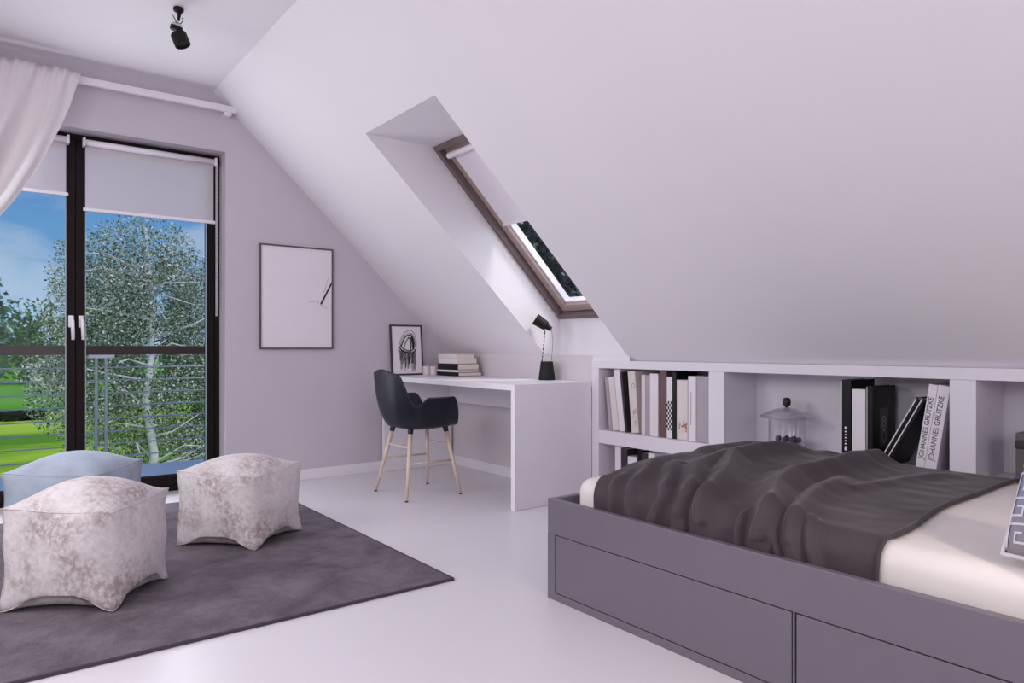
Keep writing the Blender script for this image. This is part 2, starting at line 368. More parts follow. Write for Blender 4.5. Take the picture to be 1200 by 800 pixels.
MB().box(DX0, YB - 0.20, 0, DX1, YB - 0.195, DZ).build('sun_block_panel', M['blind_opaque'], d)  # opaque panel added to keep the sun out of the rear door

# ------------------------------------------------------------------ balcony door (door_1)
d = tag(bpy.data.objects.new('door_1', None), 'dark brown glazed double door opening onto the balcony', 'balcony door', kind='structure'); link(d)
FY0, FY1 = YG + 0.15, YG + 0.22
f = MB()
for x0, x1, z0, z1 in ((DX0, DX0 + .035, 0, DZ), (DX1 - .035, DX1, 0, DZ), (DX0 + .035, DX1 - .035, DZ - .035, DZ), (DX0 + .035, DX1 - .035, 0, .04)):
    f.box(x0, FY0, z0, x1, FY1, z1, 0.004)
f.build('door_frame', M['frame_brown'], d)
for a, bb, hx in ((DX0 + .037, 0.4945, 0.470), (0.4965, DX1 - .037, 0.524)):
    f = MB(); wl = 0.050
    ax0 = a; ax1 = bb
    f.box(ax0, FY0 - .012, .042, ax0 + wl, FY1 - .01, DZ - .037, 0.005); f.box(ax1 - wl, FY0 - .012, .042, ax1, FY1 - .01, DZ - .037, 0.005)
    f.box(ax0 + wl, FY0 - .010, DZ - .037 - .055, ax1 - wl, FY1 - .012, DZ - .037, 0.004); f.box(ax0 + wl, FY0 - .010, .042, ax1 - wl, FY1 - .012, .108, 0.004)
    leaf = f.build('door_leaf', M['frame_brown'], d)
    MB().box(ax0 + wl - .004, FY0 + .026, .104, ax1 - wl + .004, FY0 + .032, DZ - .088).build('glass_pane', M['glass'], leaf)
    s_ = MB()
    for x0, x1 in ((ax0 + wl, ax0 + wl + .004), (ax1 - wl - .004, ax1 - wl)): s_.box(x0, FY0 - .006, .108, x1, FY0 + .02, DZ - .092)
    s_.build('glazing_seal', M['rail_metal'], leaf)
    h = MB()
    h.xbox(rotm((hx, FY0 - .017, 1.135)), .030, .012, .075, .005)
    h.tube([(hx, FY0 - .02, 1.150), (hx, FY0 - .055, 1.150), (hx + .003, FY0 - .060, 1.140), (hx + .007, FY0 - .060, 1.02)], [.010, .010, .011, .010], 10)
    hd = h.build('door_handle', M['white_plastic'], leaf, smooth=True)
    tag(hd, 'white lever handle')

# ------------------------------------------------------------------ roof window (window_1)
w = tag(bpy.data.objects.new('window_1', None), 'brown framed roof window in the niche above the desk', 'roof window', kind='structure'); link(w)
ex = (WB - WT).normalized(); ey = Vector((0, 1, 0)); ez = ex.cross(ey)          # ez points into the room or out
if ez.z > 0: ez = -ez
LW = (WB - WT).length; WW = NY1 - NY0
WM = Matrix(((ex.x, 0, ez.x, (WT.x)), (0, 1, 0, NY0), (ex.z, 0, ez.z, WT.z), (0, 0, 0, 1)))   # local: x down slope, y along wall, z into room
def wring(inset, width, z0, z1, bev=0.003, cap=0):
    b = MB()
    def bx(x0, y0, x1, y1):
        b.xbox(WM @ Matrix.Translation(((x0 + x1) / 2, (y0 + y1) / 2, (z0 + z1) / 2)), x1 - x0, y1 - y0, z1 - z0, bev)
    i, wd = inset, width
    bx(i + wd + cap, i, LW - i - wd, i + wd); bx(i + wd + cap, WW - i - wd, LW - i - wd, WW - i)
    bx(i, i, i + wd + cap, WW - i); bx(LW - i - wd, i, LW - i, WW - i)
    return b
wring(0.0, 0.035, -0.09, 0.012).build('window_frame', M['sky_brown'], w)
sa = wring(0.037, 0.06, -0.10, -0.028, 0.006).build('sash', M['sky_sash'], w)
tag(sa, 'inner sash, frame brown painted in its lit tone')
wring(0.097, 0.014, -0.095, -0.050, 0.002).build('glazing_bead', M['white_plastic'], sa)
MB().xbox(WM @ Matrix.Translation((LW / 2, WW / 2, -0.075)), LW - 0.215, WW - 0.215, 0.005).build('glass_pane', M['glass'], sa)
MB().xbox(WM @ Matrix.Translation((LW - 0.022, NY1 - NY0 - 0.70, 0.022)), 0.03, 0.03, 0.02, 0.004).build('latch', M['white_plastic'], w)

# ------------------------------------------------------------------ roller blinds
def place_wm(o): o.matrix_world = WM.copy()
rb = thing('roller_blind', 'white roller blind pulled halfway down over the roof window', 'roller blind'); place_wm(rb)
rx = 0.088
ca = MB()
ca.tube([(rx, 0.070, -0.006), (rx, WW - 0.070, -0.006)], 0.019, 16)
ca.build('roller_tube', M['white_plastic'], rb, smooth=False)
MB().box(rx, 0.095, -0.024, 0.640, WW - 0.095, -0.0215).build('blind_fabric', M['blind_opaque'], rb)
MB().box(0.640, 0.090, -0.027, 0.660, WW - 0.090, -0.013, 0.004).build('bottom_bar', M['white_plastic'], rb)
def door_blind(x0, x1, zb, label, chain):
    y = FY0 - 0.045
    r = thing('roller_blind', label, 'roller blind', (x0, y, DZ - 0.055), 0, 'roller blinds on the balcony door')
    wd = x1 - x0; zz = zb - (DZ - 0.055)
    t = MB().tube([(0.012, 0, 0), (wd - 0.012, 0, 0)], 0.020, 16)
    t.build('roller_tube', M['white_plastic'], r, smooth=True)
    for xx in (0, wd - 0.014): MB().box(xx, -0.024, -0.026, xx + 0.014, 0.036, 0.028, 0.003).build('end_bracket', M['white_plastic'], r)
    MB().box(0.016, 0.017, zz, wd - 0.016, 0.0185, 0.0).build('blind_fabric', M['blind'], r)
    MB().box(0.004, 0.010, zz - 0.016, wd - 0.004, 0.026, zz + 0.006, 0.004).build('bottom_bar', M['white_plastic'], r)
    if chain:
        c = MB(); n = 60; z1 = 1.19 - (DZ - 0.055)
        for xx in (wd + 0.004, wd - 0.006): c.tube([(xx, -0.010, -0.01), (xx, -0.010, z1)], 0.0022, 6)
        for k in range(n): c.xbox(Matrix.Translation((wd + 0.004, -0.010, -0.02 + (z1 + 0.03) * k / n)), 0.007, 0.007, 0.007, 0.002)
        c.build('pull_chain', M['white_plastic'], r)
    return r
door_blind(0.529, 1.328, 1.848, 'sheer roller blind on the door leaf beside the framed picture', True)
door_blind(DX0 + 0.04, 0.458, 1.930, 'sheer roller blind on the door leaf partly covered by the curtain', False)

# ------------------------------------------------------------------ curtain and rail
cr_ = thing('curtain_rail', 'white square curtain rail above the balcony door', 'curtain rail', (0, 4.96, 2.5915))
MB().box(-0.62, -0.018, -0.021, 1.415, 0.018, 0.021, 0.003).build('rail', M['trim'], cr_)
for xx in (1.335, -0.40):
    MB().box(xx, -0.012, -0.045, xx + 0.045, 0.060, -0.021, 0.003).build('bracket', M['trim'], cr_)
CY = 4.945
def curtain_fn(u, v):
    z = 2.612 - v * 2.585
    # right and left outlines: fan from the rail to a tie at z = 1.05, then fall
    re = [(2.612, 0.497), (2.40, 0.440), (2.27, 0.392), (2.03, 0.287), (1.84, 0.185), (1.72, 0.106), (1.45, -0.09), (1.20, -0.27), (1.05, -0.36), (0.7, -0.36), (0.0, -0.30)]
    def ip(tab, zq):
        for (z0, a), (z1, b2) in zip(tab, tab[1:]):
            if zq >= z1: return a + (b2 - a) * (z0 - zq) / (z0 - z1)
        return tab[-1][1]
    xr = ip(re, z); xl = ip([(2.612, -0.56), (1.05, -0.56), (0.0, -0.62)], z)
    xx = xr + (xl - xr) * u
    width = xr - xl
    amp = 0.014 + 0.036 * sm(0, 0.30, v)
    ph = u * 2 * PI * 6.0 + 0.9 * math.sin(u * 7 + 1) + 0.5 * math.sin(3 * v + u * 5)
    yy = amp * math.sin(ph) + 0.006 * math.sin(ph * 3.1 + 4 * v) * (1 - sm(0, 0.12, v))
    yy += 0.006 * math.sin(u * 140) * (1 - sm(0.01, 0.06, v))
    xx += 0.012 * math.cos(ph) * sm(0.0, 0.2, v) * (1 if u > 0.02 else 0)
    return (xx, CY - 0.058 + yy - 0.03 * sm(0.5, 0.7, v), z)
ct = thing('curtain', 'pale linen curtain drawn aside from the balcony door', 'curtain', (0, 0, 0))
MB().grid(curtain_fn, 160, 60).build('curtain_cloth', M['curtain'], ct, smooth=True, solid=0.003)
MB().tube([(-0.56 + 0.21 * k / 12, CY - 0.145 + 0.012 * math.cos(k), 1.05 + 0.04 * abs(k - 6) / 6) for k in range(13)], 0.014, 8).build('tie_back', M['curtain'], ct, smooth=True)

# ------------------------------------------------------------------ rug
r = thing('rug', 'large mottled grey rug under the three poufs', 'rug', (0.14, 3.595, 0))
MB().box(-1.60, -1.12, 0.001, 1.435, 1.12, 0.012, 0.003).build('rug_pile', M['rug'], r)
t = MB()
for x0, y0, x1, y1 in ((-1.605, -1.128, 1.443, -1.120), (-1.605, 1.120, 1.443, 1.128), (1.435, -1.12, 1.443, 1.12), (-1.608, -1.12, -1.60, 1.12)):
    t.box(x0, y0, 0.0, x1, y1, 0.0115)
t.build('binding', M['rug_edge'], r)

# ------------------------------------------------------------------ poufs
def cube_pt(a, c, e, hx, hy, hz, seed, dome, arch, lump):
    """point of a stuffed cube; a, c, e run over -1..1"""
    ca, cc, ce = 1 - a * a, 1 - c * c, 1 - e * e
    x_ = hx * a; y_ = hy * c; z_ = hz * e
    side = max(abs(a), abs(c))
    x_ += hx * 0.11 * a * (cc ** 0.8) * (ce ** 0.8) * (abs(a) ** 3); y_ += hy * 0.11 * c * (ca ** 0.8) * (ce ** 0.8) * (abs(c) ** 3)
    # vertical edges pulled in at mid height, corners spiked out
    k = abs(a * c) ** 5
    x_ *= 1 - 0.03 * k * ce; y_ *= 1 - 0.03 * k * ce
    kk = abs(a * c * e) ** 6
    x_ *= 1 + 0.015 * kk; y_ *= 1 + 0.015 * kk
    near = (max(0.0, (1 + a) / 2) * max(0.0, (1 - c) / 2)) ** 3.0          # one upright corner is slack and rounded
    fl_ = near * (1 - 0.55 * max(0.0, -e) ** 2)
    x_ -= hx * 0.13 * fl_; y_ += hy * 0.13 * fl_
    if e > 0: z_ += dome * (ca * cc) ** 0.75 * e ** 3
    m = 1.1 * ((abs(a) ** 8) * cc ** 2.1 + (abs(c) ** 8) * ca ** 2.1)
    if e < 0:
        z_ += arch * min(1, m) * (abs(e) ** 6) 
    else:
        z_ -= 0.012 * min(1, m) * e ** 6 + 0.022 * near * e ** 4
    n = mnoise.noise(Vector((a * 1.3 + seed, c * 1.3 - seed, e * 1.3 + 2 * seed)))
    s2 = 1 + lump * n * (1 - 0.6 * kk)
    return Vector((x_ * s2, y_ * s2, z_ + lump * 0.35 * hz * n * (1 if e > -0.9 else 0)))
def pouf(loc, rz, hx, hy, hz, seed, dome, arch, mat, label, group):
    r = thing('pouf', label, 'pouf', loc, rz, group)
    P = lambda a, c, e: cube_pt(a, c, e, hx, hy, hz, seed, dome, arch, 0.055) + Vector((0, 0, hz))
    b = MB(); N = 22; L = lambda t: -1 + 2 * t
    for fn in (lambda u, v: P(L(u), L(v), 1), lambda u, v: P(L(u), L(v), -1), lambda u, v: P(1, L(u), L(v)), lambda u, v: P(-1, L(u), L(v)), lambda u, v: P(L(u), 1, L(v)), lambda u, v: P(L(u), -1, L(v))):
        b.grid(fn, N, N)
    bmesh.ops.remove_doubles(b.b, verts=b.b.verts[:], dist=0.0004)
    b.build('cover', mat, r, smooth=True)
    s_ = MB(); T = [L(k / 20) for k in range(21)]
    for i in (-1, 1):
        for j in (-1, 1):
            s_.tube([P(t, i, j) for t in T], 0.0020, 6); s_.tube([P(i, t, j) for t in T], 0.0020, 6); (None if (i, j) == (1, -1) else s_.tube([P(i, j, t) for t in T], 0.0022, 6))
    s_.build('seam', mat, r, smooth=True)
    return r
GP = 'stuffed cube poufs on the grey rug'
pouf((0.352, 3.160, 0.0155), math.radians(-38), 0.205, 0.192, 0.186, 1.3, 0.080, 0.080, M['pouf'], 'whitish distressed velvet pouf nearest the front edge of the rug', GP)
pouf((1.065, 3.645, 0.0155), math.radians(-51), 0.212, 0.200, 0.178, 4.7, 0.060, 0.062, M['pouf'], 'whitish distressed velvet pouf between the blue pouf and the desk chair', GP)
pouf((0.400, 4.130, 0.0155), math.radians(-36), 0.215, 0.215, 0.180, 8.1, 0.075, 0.050, M['pouf_blue'], 'pale blue velvet pouf in front of the balcony door', GP)

# ------------------------------------------------------------------ framed pictures
def picture(name, label, W, H, mat, fw, dp):
    r = thing(name, label, 'picture')
    f = MB()
    f.box(-W / 2, 0, 0, -W / 2 + fw, dp, H, .001); f.box(W / 2 - fw, 0, 0, W / 2, dp, H, .001); f.box(-W / 2 + fw, 0, 0, W / 2 - fw, dp, fw, .001); f.box(-W / 2 + fw, 0, H - fw, W / 2 - fw, dp, H, .001)
    f.build('frame', mat, r)
    MB().box(-W / 2 + fw, dp * .35, fw, W / 2 - fw, dp * .9, H - fw).build('print', M['paper'], r)
    return r
def strip(b, pts, w, y=0.0):
    for (x0, z0), (x1, z1) in zip(pts, pts[1:]):
        d_ = Vector((x1 - x0, z1 - z0)); n_ = Vector((-d_.y, d_.x)).normalized() * w / 2
        b.poly((x0 + n_.x, y, z0 + n_.y), (x0 - n_.x, y, z0 - n_.y), (x1 - n_.x, y, z1 - n_.y), (x1 + n_.x, y, z1 + n_.y))
big = picture('framed_picture', 'large thin-framed picture with one black stroke hanging on the gable wall', 0.546, 0.748, M['picture_frame'], 0.011, 0.022)
big.location = (1.858, YG - 0.0225, 0.961)
b = MB()
yy = 0.0072
b.poly((0.172, yy, 0.338), (0.186, yy, 0.332), (0.2615, yy, 0.480), (0.2615, yy, 0.505))
strip(b, [(0.172, .338), (0.178, .330), (0.188, .322), (0.196, .318)], .004, yy)
b.build('brush_stroke', M['ink'], big, recalc=False)
for pts, w_ in (([(0.20, .42), (0.214, .452), (0.222, .49), (0.236, .53)], .0025), ([(0.085, .345), (0.105, .352), (0.125, .35), (0.13, .352), (0.145, .36), (0.158, .348), (0.15, .338)], .0028), ([(0.19, .315), (0.21, .306), (0.226, .308)], .002)):
    b = MB(); strip(b, pts, w_, yy); b.build('pencil_mark', M['ink_grey'], big, recalc=False)
small = picture('framed_picture', 'small black-framed arch drawing leaning on the desk', 0.288, 0.405, M['dark_frame'], 0.013, 0.018)
small.location = (2.748, 4.962, 0.7515); small.rotation_euler = (math.radians(-5), 0, 0)
b = MB(); rr = random.Random(3)
cx, cz = 0.005, 0.215
def arc(rx, rz, a0, a1, w, n=18, ox=0.0, oz=0.0, ti=-0.25):
    pts = []
    for k in range(n + 1):
        a = a0 + (a1 - a0) * k / n; x_ = rx * math.cos(a); z_ = rz * math.sin(a)
        pts.append((cx + ox + x_ * math.cos(ti) - z_ * math.sin(ti), cz + oz + x_ * math.sin(ti) + z_ * math.cos(ti)))
    strip(b, pts, w, 0.0055)
arc(.078, .150, 0.0, PI * 1.1, .0045); arc(.066, .128, 0.0, PI * 1.05, .003); arc(.056, .112, 0.1, PI, .010); arc(.044, .09, 0.2, 1.9, .008)
arc(.05, .10, 0.0, 1.3, .012); arc(.03, .07, -.2, 1.4, .009); arc(.07, .035, PI, 2.1 * PI, .012, oz=-.0); arc(.060, .03, PI, 2.0 * PI, .008, oz=.015)
for k in range(14):
    x_ = cx - .068 + .0102 * k; L_ = rr.uniform(.05, .165); strip(b, [(x_, cz - .01 - .002 * k), (x_ + rr.uniform(-.004, .004), cz - .02 - L_ * .5), (x_ + rr.uniform(-.006, .008), cz - .02 - L_)], rr.choice((.003, .005, .008)), 0.0055)
for k in range(9):
    a = .15 + .17 * k; x_ = cx + .02 + .045 * math.cos(a); z_ = cz + .10 * math.sin(a); strip(b, [(x_, z_), (x_ + .016, z_ + .022)], .005, 0.0055)
b.build('arch_drawing', M['ink'], small, recalc=False)
b = MB()
for k in range(16):
    x_ = cx - .07 + .0093 * k; L_ = rr.uniform(.08, .17); strip(b, [(x_, cz - .02), (x_ + rr.uniform(-.004, .006), cz - .02 - L_)], rr.choice((.004, .007)), 0.0060)
arc(.03, .085, 0, 2 * PI, .012)
b.build('ink_wash', M['ink_grey'], small, recalc=False)

# ------------------------------------------------------------------ desk
DXF, DYN, DT = 2.534, 3.290, 0.7505
dk = thing('desk', 'long white waterfall desk under the roof window', 'desk', (0, 0, 0))
MB().box(DXF, DYN, DT - 0.036, XK - 0.002, YG - 0.006, DT, 0.0015).build('desktop', M['furniture'], dk)
MB().box(DXF, DYN, 0.001, XK - 0.016, DYN + 0.036, DT - 0.036, 0.0015).build('side_panel', M['furniture'], dk)
MB().box(DXF, YG - 0.060, 0.001, XK - 0.016, YG - 0.024, DT - 0.036, 0.0015).build('side_panel', M['furniture'], dk)
MB().box(3.125, DYN + 0.037, 0.525, 3.150, YG - 0.062, DT - 0.037, 0.001).build('modesty_panel', M['furniture'], dk)

# ------------------------------------------------------------------ books
def text_mesh(body, size, mat, parent, matrix, name='title', xs=1.0):
    c = bpy.data.curves.new('t', 'FONT'); c.body = body; c.size = size; c.extrude = 0.0003; c.align_x = 'CENTER'; c.align_y = 'CENTER'
    o = bpy.data.objects.new('t', c); COL.objects.link(o)
    bpy.context.view_layer.update()
    me = bpy.data.meshes.new_from_object(o.evaluated_get(bpy.context.evaluated_depsgraph_get()))
    bpy.data.objects.remove(o); bpy.data.curves.remove(c)
    me.transform(matrix @ Matrix.Diagonal((xs, 1, 1, 1))); me.materials.clear(); me.materials.append(mat.m)
    o = bpy.data.objects.new(name, me); link(o, parent); return o
def book(T, H, D, cover, label, group, pages=None, cat='book'):
    """upright book: spine faces -x at x=0, thickness along y centred, height z"""
    r = thing('book', label, cat, (0, 0, 0), 0, group)
    b = MB(); ct_ = min(0.003, T * 0.18)
    b.box(0, -T / 2, 0, ct_, T / 2, H, min(.0012, ct_ * .4))
    b.box(ct_, -T / 2, 0, D, -T / 2 + ct_, H); b.box(ct_, T / 2 - ct_, 0, D, T / 2, H)
    b.build('cover', cover, r)
    MB().box(ct_, -T / 2 + ct_, 0.003, D - 0.004, T / 2 - ct_, H - 0.003).build('pages', pages or M['pages'], r)
    return r
def lay(r, x_, y_, z_, rz=0.0):      # lying flat: spine towards -x, height runs along +y
    r.matrix_world = Matrix.Translation((x_, y_, z_)) @ Matrix.Rotation(rz, 4, 'Z') @ Matrix.Rotation(-PI / 2, 4, 'X')
def stand(r, x_, y_, z_, lean=0.0):  # lean > 0: top towards +y
    T2 = r['_t'] / 2
    r.matrix_world = Matrix.Translation((x_, y_, z_)) @ Matrix.Rotation(-lean, 4, 'X') 
GS = 'books stacked flat on the desk'
zz = DT + 0.0005
for (T, H, D, mat, dx, dy, lab) in (
        (0.031, 0.315, 0.215, 'book_black', 0, 0, 'black book at the bottom of the stack on the desk'),
        (0.016, 0.310, 0.195, 'book_white', 0, 0.004, 'thin white book between the two black books on the desk'),
        (0.048, 0.290, 0.200, 'book_black', 0.004, 0.015, 'thick black book in the middle of the desk stack'),
        (0.042, 0.275, 0.185, 'book_white', 0.002, 0.022, 'thick white book second from the top of the desk stack'),
        (0.030, 0.265, 0.170, 'book_cream', 0.000, 0.030, 'cream book on top of the desk stack')):
    bk = book(T, H, D, M[mat], lab, GS); lay(bk, 2.925 + dx, 4.500 + dy, zz + T / 2, random.uniform(-.01, .01)); zz += T + 0.0005
# lying pages look darker edge: bookmark ribbon is not visible in the photograph, so none

# two small candles by the drawing
for k, (x_, y_, lab) in enumerate(((2.905, 4.945, 'pale candle glass touching the small framed drawing'), (2.950, 4.905, 'pale candle glass beside the stacked books on the desk'))):
    c = thing('candle', lab, 'candle', (x_, y_, DT + 0.0005), 0, 'small candles on the desk')
    MB().lathe([(0.0, 0), (.028, 0), (.030, .004), (.030, .070), (.027, .071), (.027, .060), (.0, .060)], n=24).build('cup', M['candle'], c, smooth=False)
    MB().tube([(0, 0, .060), (0.001, 0, .068)], .0012, 6).build('wick', M['ink'], c)

# ------------------------------------------------------------------ desk lamp
lp = thing('desk_lamp', 'black desk lamp with a tapered base and tilted head', 'desk lamp', (3.085, 3.645, DT + 0.0005))
Rv = Vector((0.7944, -0.6074, 0))
MB().lathe([(0, 0), (.056, 0), (.0575, .003), (.042, .124), (.040, .127), (0, .127)], n=32).build('base', M['lamp_black'], lp)
top = -Rv * 0.012 + Vector((0, 0, 0.337))
MB().tube([-Rv * 0.034 + Vector((0, 0, .12)), top], 0.0035, 8).build('rod', M['lamp_black'], lp, smooth=True)
s_ = MB()
for k in range(7):
    q = (-Rv * 0.034 + Vector((0, 0, .14))).lerp(top, k / 7.5); s_.tube([q, q + Vector((0.0008, 0, .012))], .0050, 8)
s_.build('spring', M['chrome'], lp)
hd = MB()
hx = (-Rv * 0.84 + Vector((0, 0, 0.54))).normalized()
o0 = Rv * 0.030 + Vector((0, 0, 0.345))
hy = hx.cross(Vector((0, 0, 1))).normalized(); hz = hx.cross(hy)
HM = Matrix(((hy.x, hz.x, hx.x, o0.x), (hy.y, hz.y, hx.y, o0.y), (hy.z, hz.z, hx.z, o0.z), (0, 0, 0, 1)))
hd.lathe([(0, 0), (.017, 0), (.020, .034), (.030, .038), (.033, .045), (.040, .128), (.040, .130), (.036, .129), (.028, .06), (0, .055)], n=24, mat=HM)
hd.build('lamp_head', M['lamp_black'], lp)
wr = [o0 + Vector((0, 0, 0.0)) , o0 + Rv * 0.006 + Vector((0, 0, -0.03)), Rv * 0.041 + Vector((0, 0, .27)), Rv * 0.038 + Vector((0, 0, .20)), Rv * 0.030 + Vector((0, 0, .124))]
MB().tube(wr, 0.0014, 6).build('cable', M['lamp_black'], lp, smooth=True)

# ------------------------------------------------------------------ built-in shelf
SX0, SX1 = XK - 0.012, XK + 0.285
bs = thing('bookshelf', 'long white built-in shelf unit running behind the bed', 'bookshelf', (0, 0, 0))
P0 = 3.288
MB().box(SX0, -1.9, 0.841, XK + 0.030, P0, 0.8895, 0.0015).build('top_board', M['shelf'], bs)
MB().box(XK + 0.030, -1.9, 0.840, SX1, P0 - .001, 0.852).build('inner_top', M['shelf'], bs)
MB().box(SX0, -1.9, 0.362, SX1, P0 - 0.064, 0.444, 0.0015).build('shelf_board', M['shelf'], bs)
MB().box(SX0 + .002, -1.9, 0.001, SX1, P0 - 0.064, 0.06, 0.0015).build('shelf_board', M['shelf'], bs)
MB().box(SX1, -1.9, 0.0, SX1 + 0.012, P0, 0.853).build('back_panel', M['shelf'], bs)
for y0, y1, zb in ((3.225, 3.288, .001), (2.279, 2.377, .4445), (1.094, 1.190, .4445), (-0.10, 0.0, .4445), (-1.25, -1.15, .4445)):
    MB().box(SX0, y0, zb, SX1, y1, 0.8405, 0.0015).build('upright', M['shelf'], bs)
for y0, y1 in ((2.279, 2.377), (1.094, 1.190), (-0.1, 0.0)):
    MB().box(SX0, y0, 0.0605, SX1, y1, 0.3615, 0.0015).build('upright', M['shelf'], bs)

SHZ = 0.4445
def up(r, y, T, z=SHZ, x=3.200, lean=0.0):
    """y: centre of the spine foot; lean in radians, + leans the top towards +y"""
    c_, s2 = math.cos(lean), math.sin(lean)
    r.location = (x, y, z + abs(s2) * T / 2 + 0.0005); r.rotation_euler = (-lean, 0, 0)
    return r
G1 = 'books on the shelf behind the foot of the bed'
def sbook(y0, y1, ztop, mat, label, lean=0.0, z=SHZ, x=3.200, D=0.20, g=G1, pages=None):
    T = (y1 - y0) * math.cos(lean) if lean else (y1 - y0)
    H = (ztop - z) / math.cos(lean) - abs(math.sin(lean)) * T
    r = book(T - 0.0012, H, D, M[mat], label, g, pages)
    up(r, (y0 + y1) / 2, T, z, x, lean); return r, T, H
# foot positions (y), left to right in the shelf: decreasing y
ln = 0.125
sbook(3.137, 3.168, 0.788, 'book_grey', 'outermost greyish book leaning towards the desk end of the shelf', ln)
r, T, H = sbook(3.082, 3.135, 0.790, 'book_cream', 'pale leaning book with faint spine lettering beside the greyish one', ln)
text_mesh('ATELIER', 0.018, M['ink_grey'], r, Matrix.Translation((-0.0006, 0, H * .45)) @ Matrix.Rotation(PI / 2, 4, 'X') @ Matrix.Rotation(-PI / 2, 4, 'Y') @ Matrix.Rotation(-PI / 2, 4, 'Z')) if False else None
sbook(3.030, 3.080, 0.838, 'book_white', 'tallest white leaning book with its top nearly under the board', ln)
sbook(3.012, 3.029, 0.820, 'book_dark', 'thin charcoal book leaning beside the tallest white one', ln)
r, T, H = sbook(2.930, 2.990, 0.828, 'book_cream', 'thick cream book with a ring emblem and a rusty smudge', ln * .7, x=3.215)
b = MB(); 
for k in range(24):
    a0, a1 = 2 * PI * k / 24, 2 * PI * (k + 1) / 24
    b.poly(*[(-0.0008, -0.010 + rr_ * math.cos(a), H * .76 + rr_ * math.sin(a)) for rr_, a in ((.012, a0), (.015, a0), (.015, a1), (.012, a1))])
b.build('ring_emblem', M['ink_grey'], r, recalc=False)
b = MB(); rr2 = random.Random(5)
for k in range(14):
    y_ = rr2.uniform(-.026, .0); z_ = rr2.uniform(.04, .14); h_ = rr2.uniform(.006, .02)
    b.poly((-.0007, y_, z_), (-.0007, y_ + .006, z_), (-.0007, y_ + .004, z_ + h_), (-.0007, y_ + .001, z_ + h_))
b.build('rusty_print', M['book_smudge'], r, recalc=False)
sbook(2.864, 2.896, 0.807, 'book_cream', 'slim cream book standing beside the ring emblem book')
sbook(2.832, 2.862, 0.806, 'book_grey', 'slim pale grey book between the cream and the broad white books')
sbook(2.765, 2.830, 0.816, 'book_white', 'broad plain white book standing beside the brown one')
sbook(2.702, 2.752, 0.834, 'book_brown', 'reddish brown book standing in the middle of the shelf')
r, T, H = sbook(2.660, 2.700, 0.801, 'book_white', 'white book with black chequers down its spine')
b = MB()
for k in range(11):
    for j in range(4):
        if (k + j) % 2 == 0:
            y_ = -T / 2 + T * j / 4; z_ = .045 + k * .0155
            b.poly((-.0007, y_, z_), (-.0007, y_ + T / 4, z_), (-.0007, y_ + T / 4, z_ + .0155), (-.0007, y_, z_ + .0155))
b.build('chequers', M['ink'], r, recalc=False)
sbook(2.630, 2.658, 0.828, 'book_black', 'black book standing beside the chequered spine')
r, T, H = sbook(2.548, 2.626, 0.786, 'book_cream', 'low cream book with a brown smudge near its foot')
b = MB()
for k in range(16):
    y_ = rr2.uniform(-.036, .026); z_ = .055 + rr2.gauss(.02, .016); h_ = rr2.uniform(.006, .018)
    b.poly((-.0007, y_, z_), (-.0007, y_ + .010, z_), (-.0007, y_ + .006, z_ + h_), (-.0007, y_ + .001, z_ + h_))
b.build('brown_print', M['book_smudge'], r, recalc=False)
r, T, H = sbook(2.490, 2.545, 0.810, 'book_white', 'white book with small lettering next to the blank white boxfile')
b = MB()
for k in range(16):
    b.poly((-.0007, .004, .09 + k * .012), (-.0007, .010, .09 + k * .012), (-.0007, .010, .097 + k * .012), (-.0007, .004, .097 + k * .012))
b.build('lettering', M['ink_grey'], r, recalc=False)
r, T, H = sbook(2.385, 2.487, 0.812, 'book_grey', 'blank broad pale book against the upright behind the blanket')

# lower compartment below them
LZ = 0.0605; G3 = 'books in the compartment under the shelf board'
sbook(3.066, 3.116, 0.352, 'book_white', 'tall white book in the lower compartment beside the charcoal one', z=LZ, g=G3)
sbook(3.012, 3.064, 0.340, 'book_dark', 'charcoal book in the lower compartment beside the tall white one', z=LZ, g=G3)
sbook(2.930, 3.008, 0.300, 'book_white', 'low white book in the lower compartment', z=LZ, g=G3)
sbook(2.895, 2.927, 0.346, 'book_black', 'black book in the lower compartment beside the low white one', z=LZ, g=G3)
sbook(2.845, 2.893, 0.335, 'book_dark', 'dark book in the lower compartment before the last white one', z=LZ, g=G3)
sbook(2.795, 2.842, 0.340, 'book_white', 'last white book in the lower compartment beside the dark ones', z=LZ, g=G3)

# second bay: big black and white books, leaning ones
G2 = 'books in the open bay above the blanket'
def spine_rot(y_off, zc):   # text runs up the spine, facing -x
    return Matrix(((0, 0, -1, -0.0008), (-0, 1 * 0, 0, 0), (0, 0, 0, 0), (0, 0, 0, 1)))
def spine_text(body, size, r, yo, zc, mat, xs=1.0):
    # local text x -> +z (reading upwards), text y -> +y (towards the desk end), normal -> -x
    mtx = Matrix(((0, 0, -1, -0.0006), (0, 1, 0, yo), (1, 0, 0, zc), (0, 0, 0, 1)))
    return text_mesh(body, size, mat, r, mtx, 'spine_title', xs)
r, T, H = sbook(1.614, 1.664, 0.821, 'book_black', 'tall black book standing first in the open bay beside the jar', D=0.225, g=G2)
b = MB(); b.box(-.0012, T / 2 - .0065, .004, -.0003, T / 2 - .0015, H - .004); b.build('white_line', M['book_white'], r)
spine_text('KUNST', .022, r, -.004, .11, M['book_white'], 1.0) if False else None
b = MB()
for k, (h_, w_) in enumerate(((.014, .012), (.006, .008), (.006, .010), (.006, .009), (.006, .010), (.006, .008), (.006, .010), (.012, .011))):
    z_ = .05 + k * .014; b.poly((-.0008, -w_ / 2, z_), (-.0008, w_ / 2, z_), (-.0008, w_ / 2, z_ + h_), (-.0008, -w_ / 2, z_ + h_))
b.build('lettering', M['book_white'], r, recalc=False)
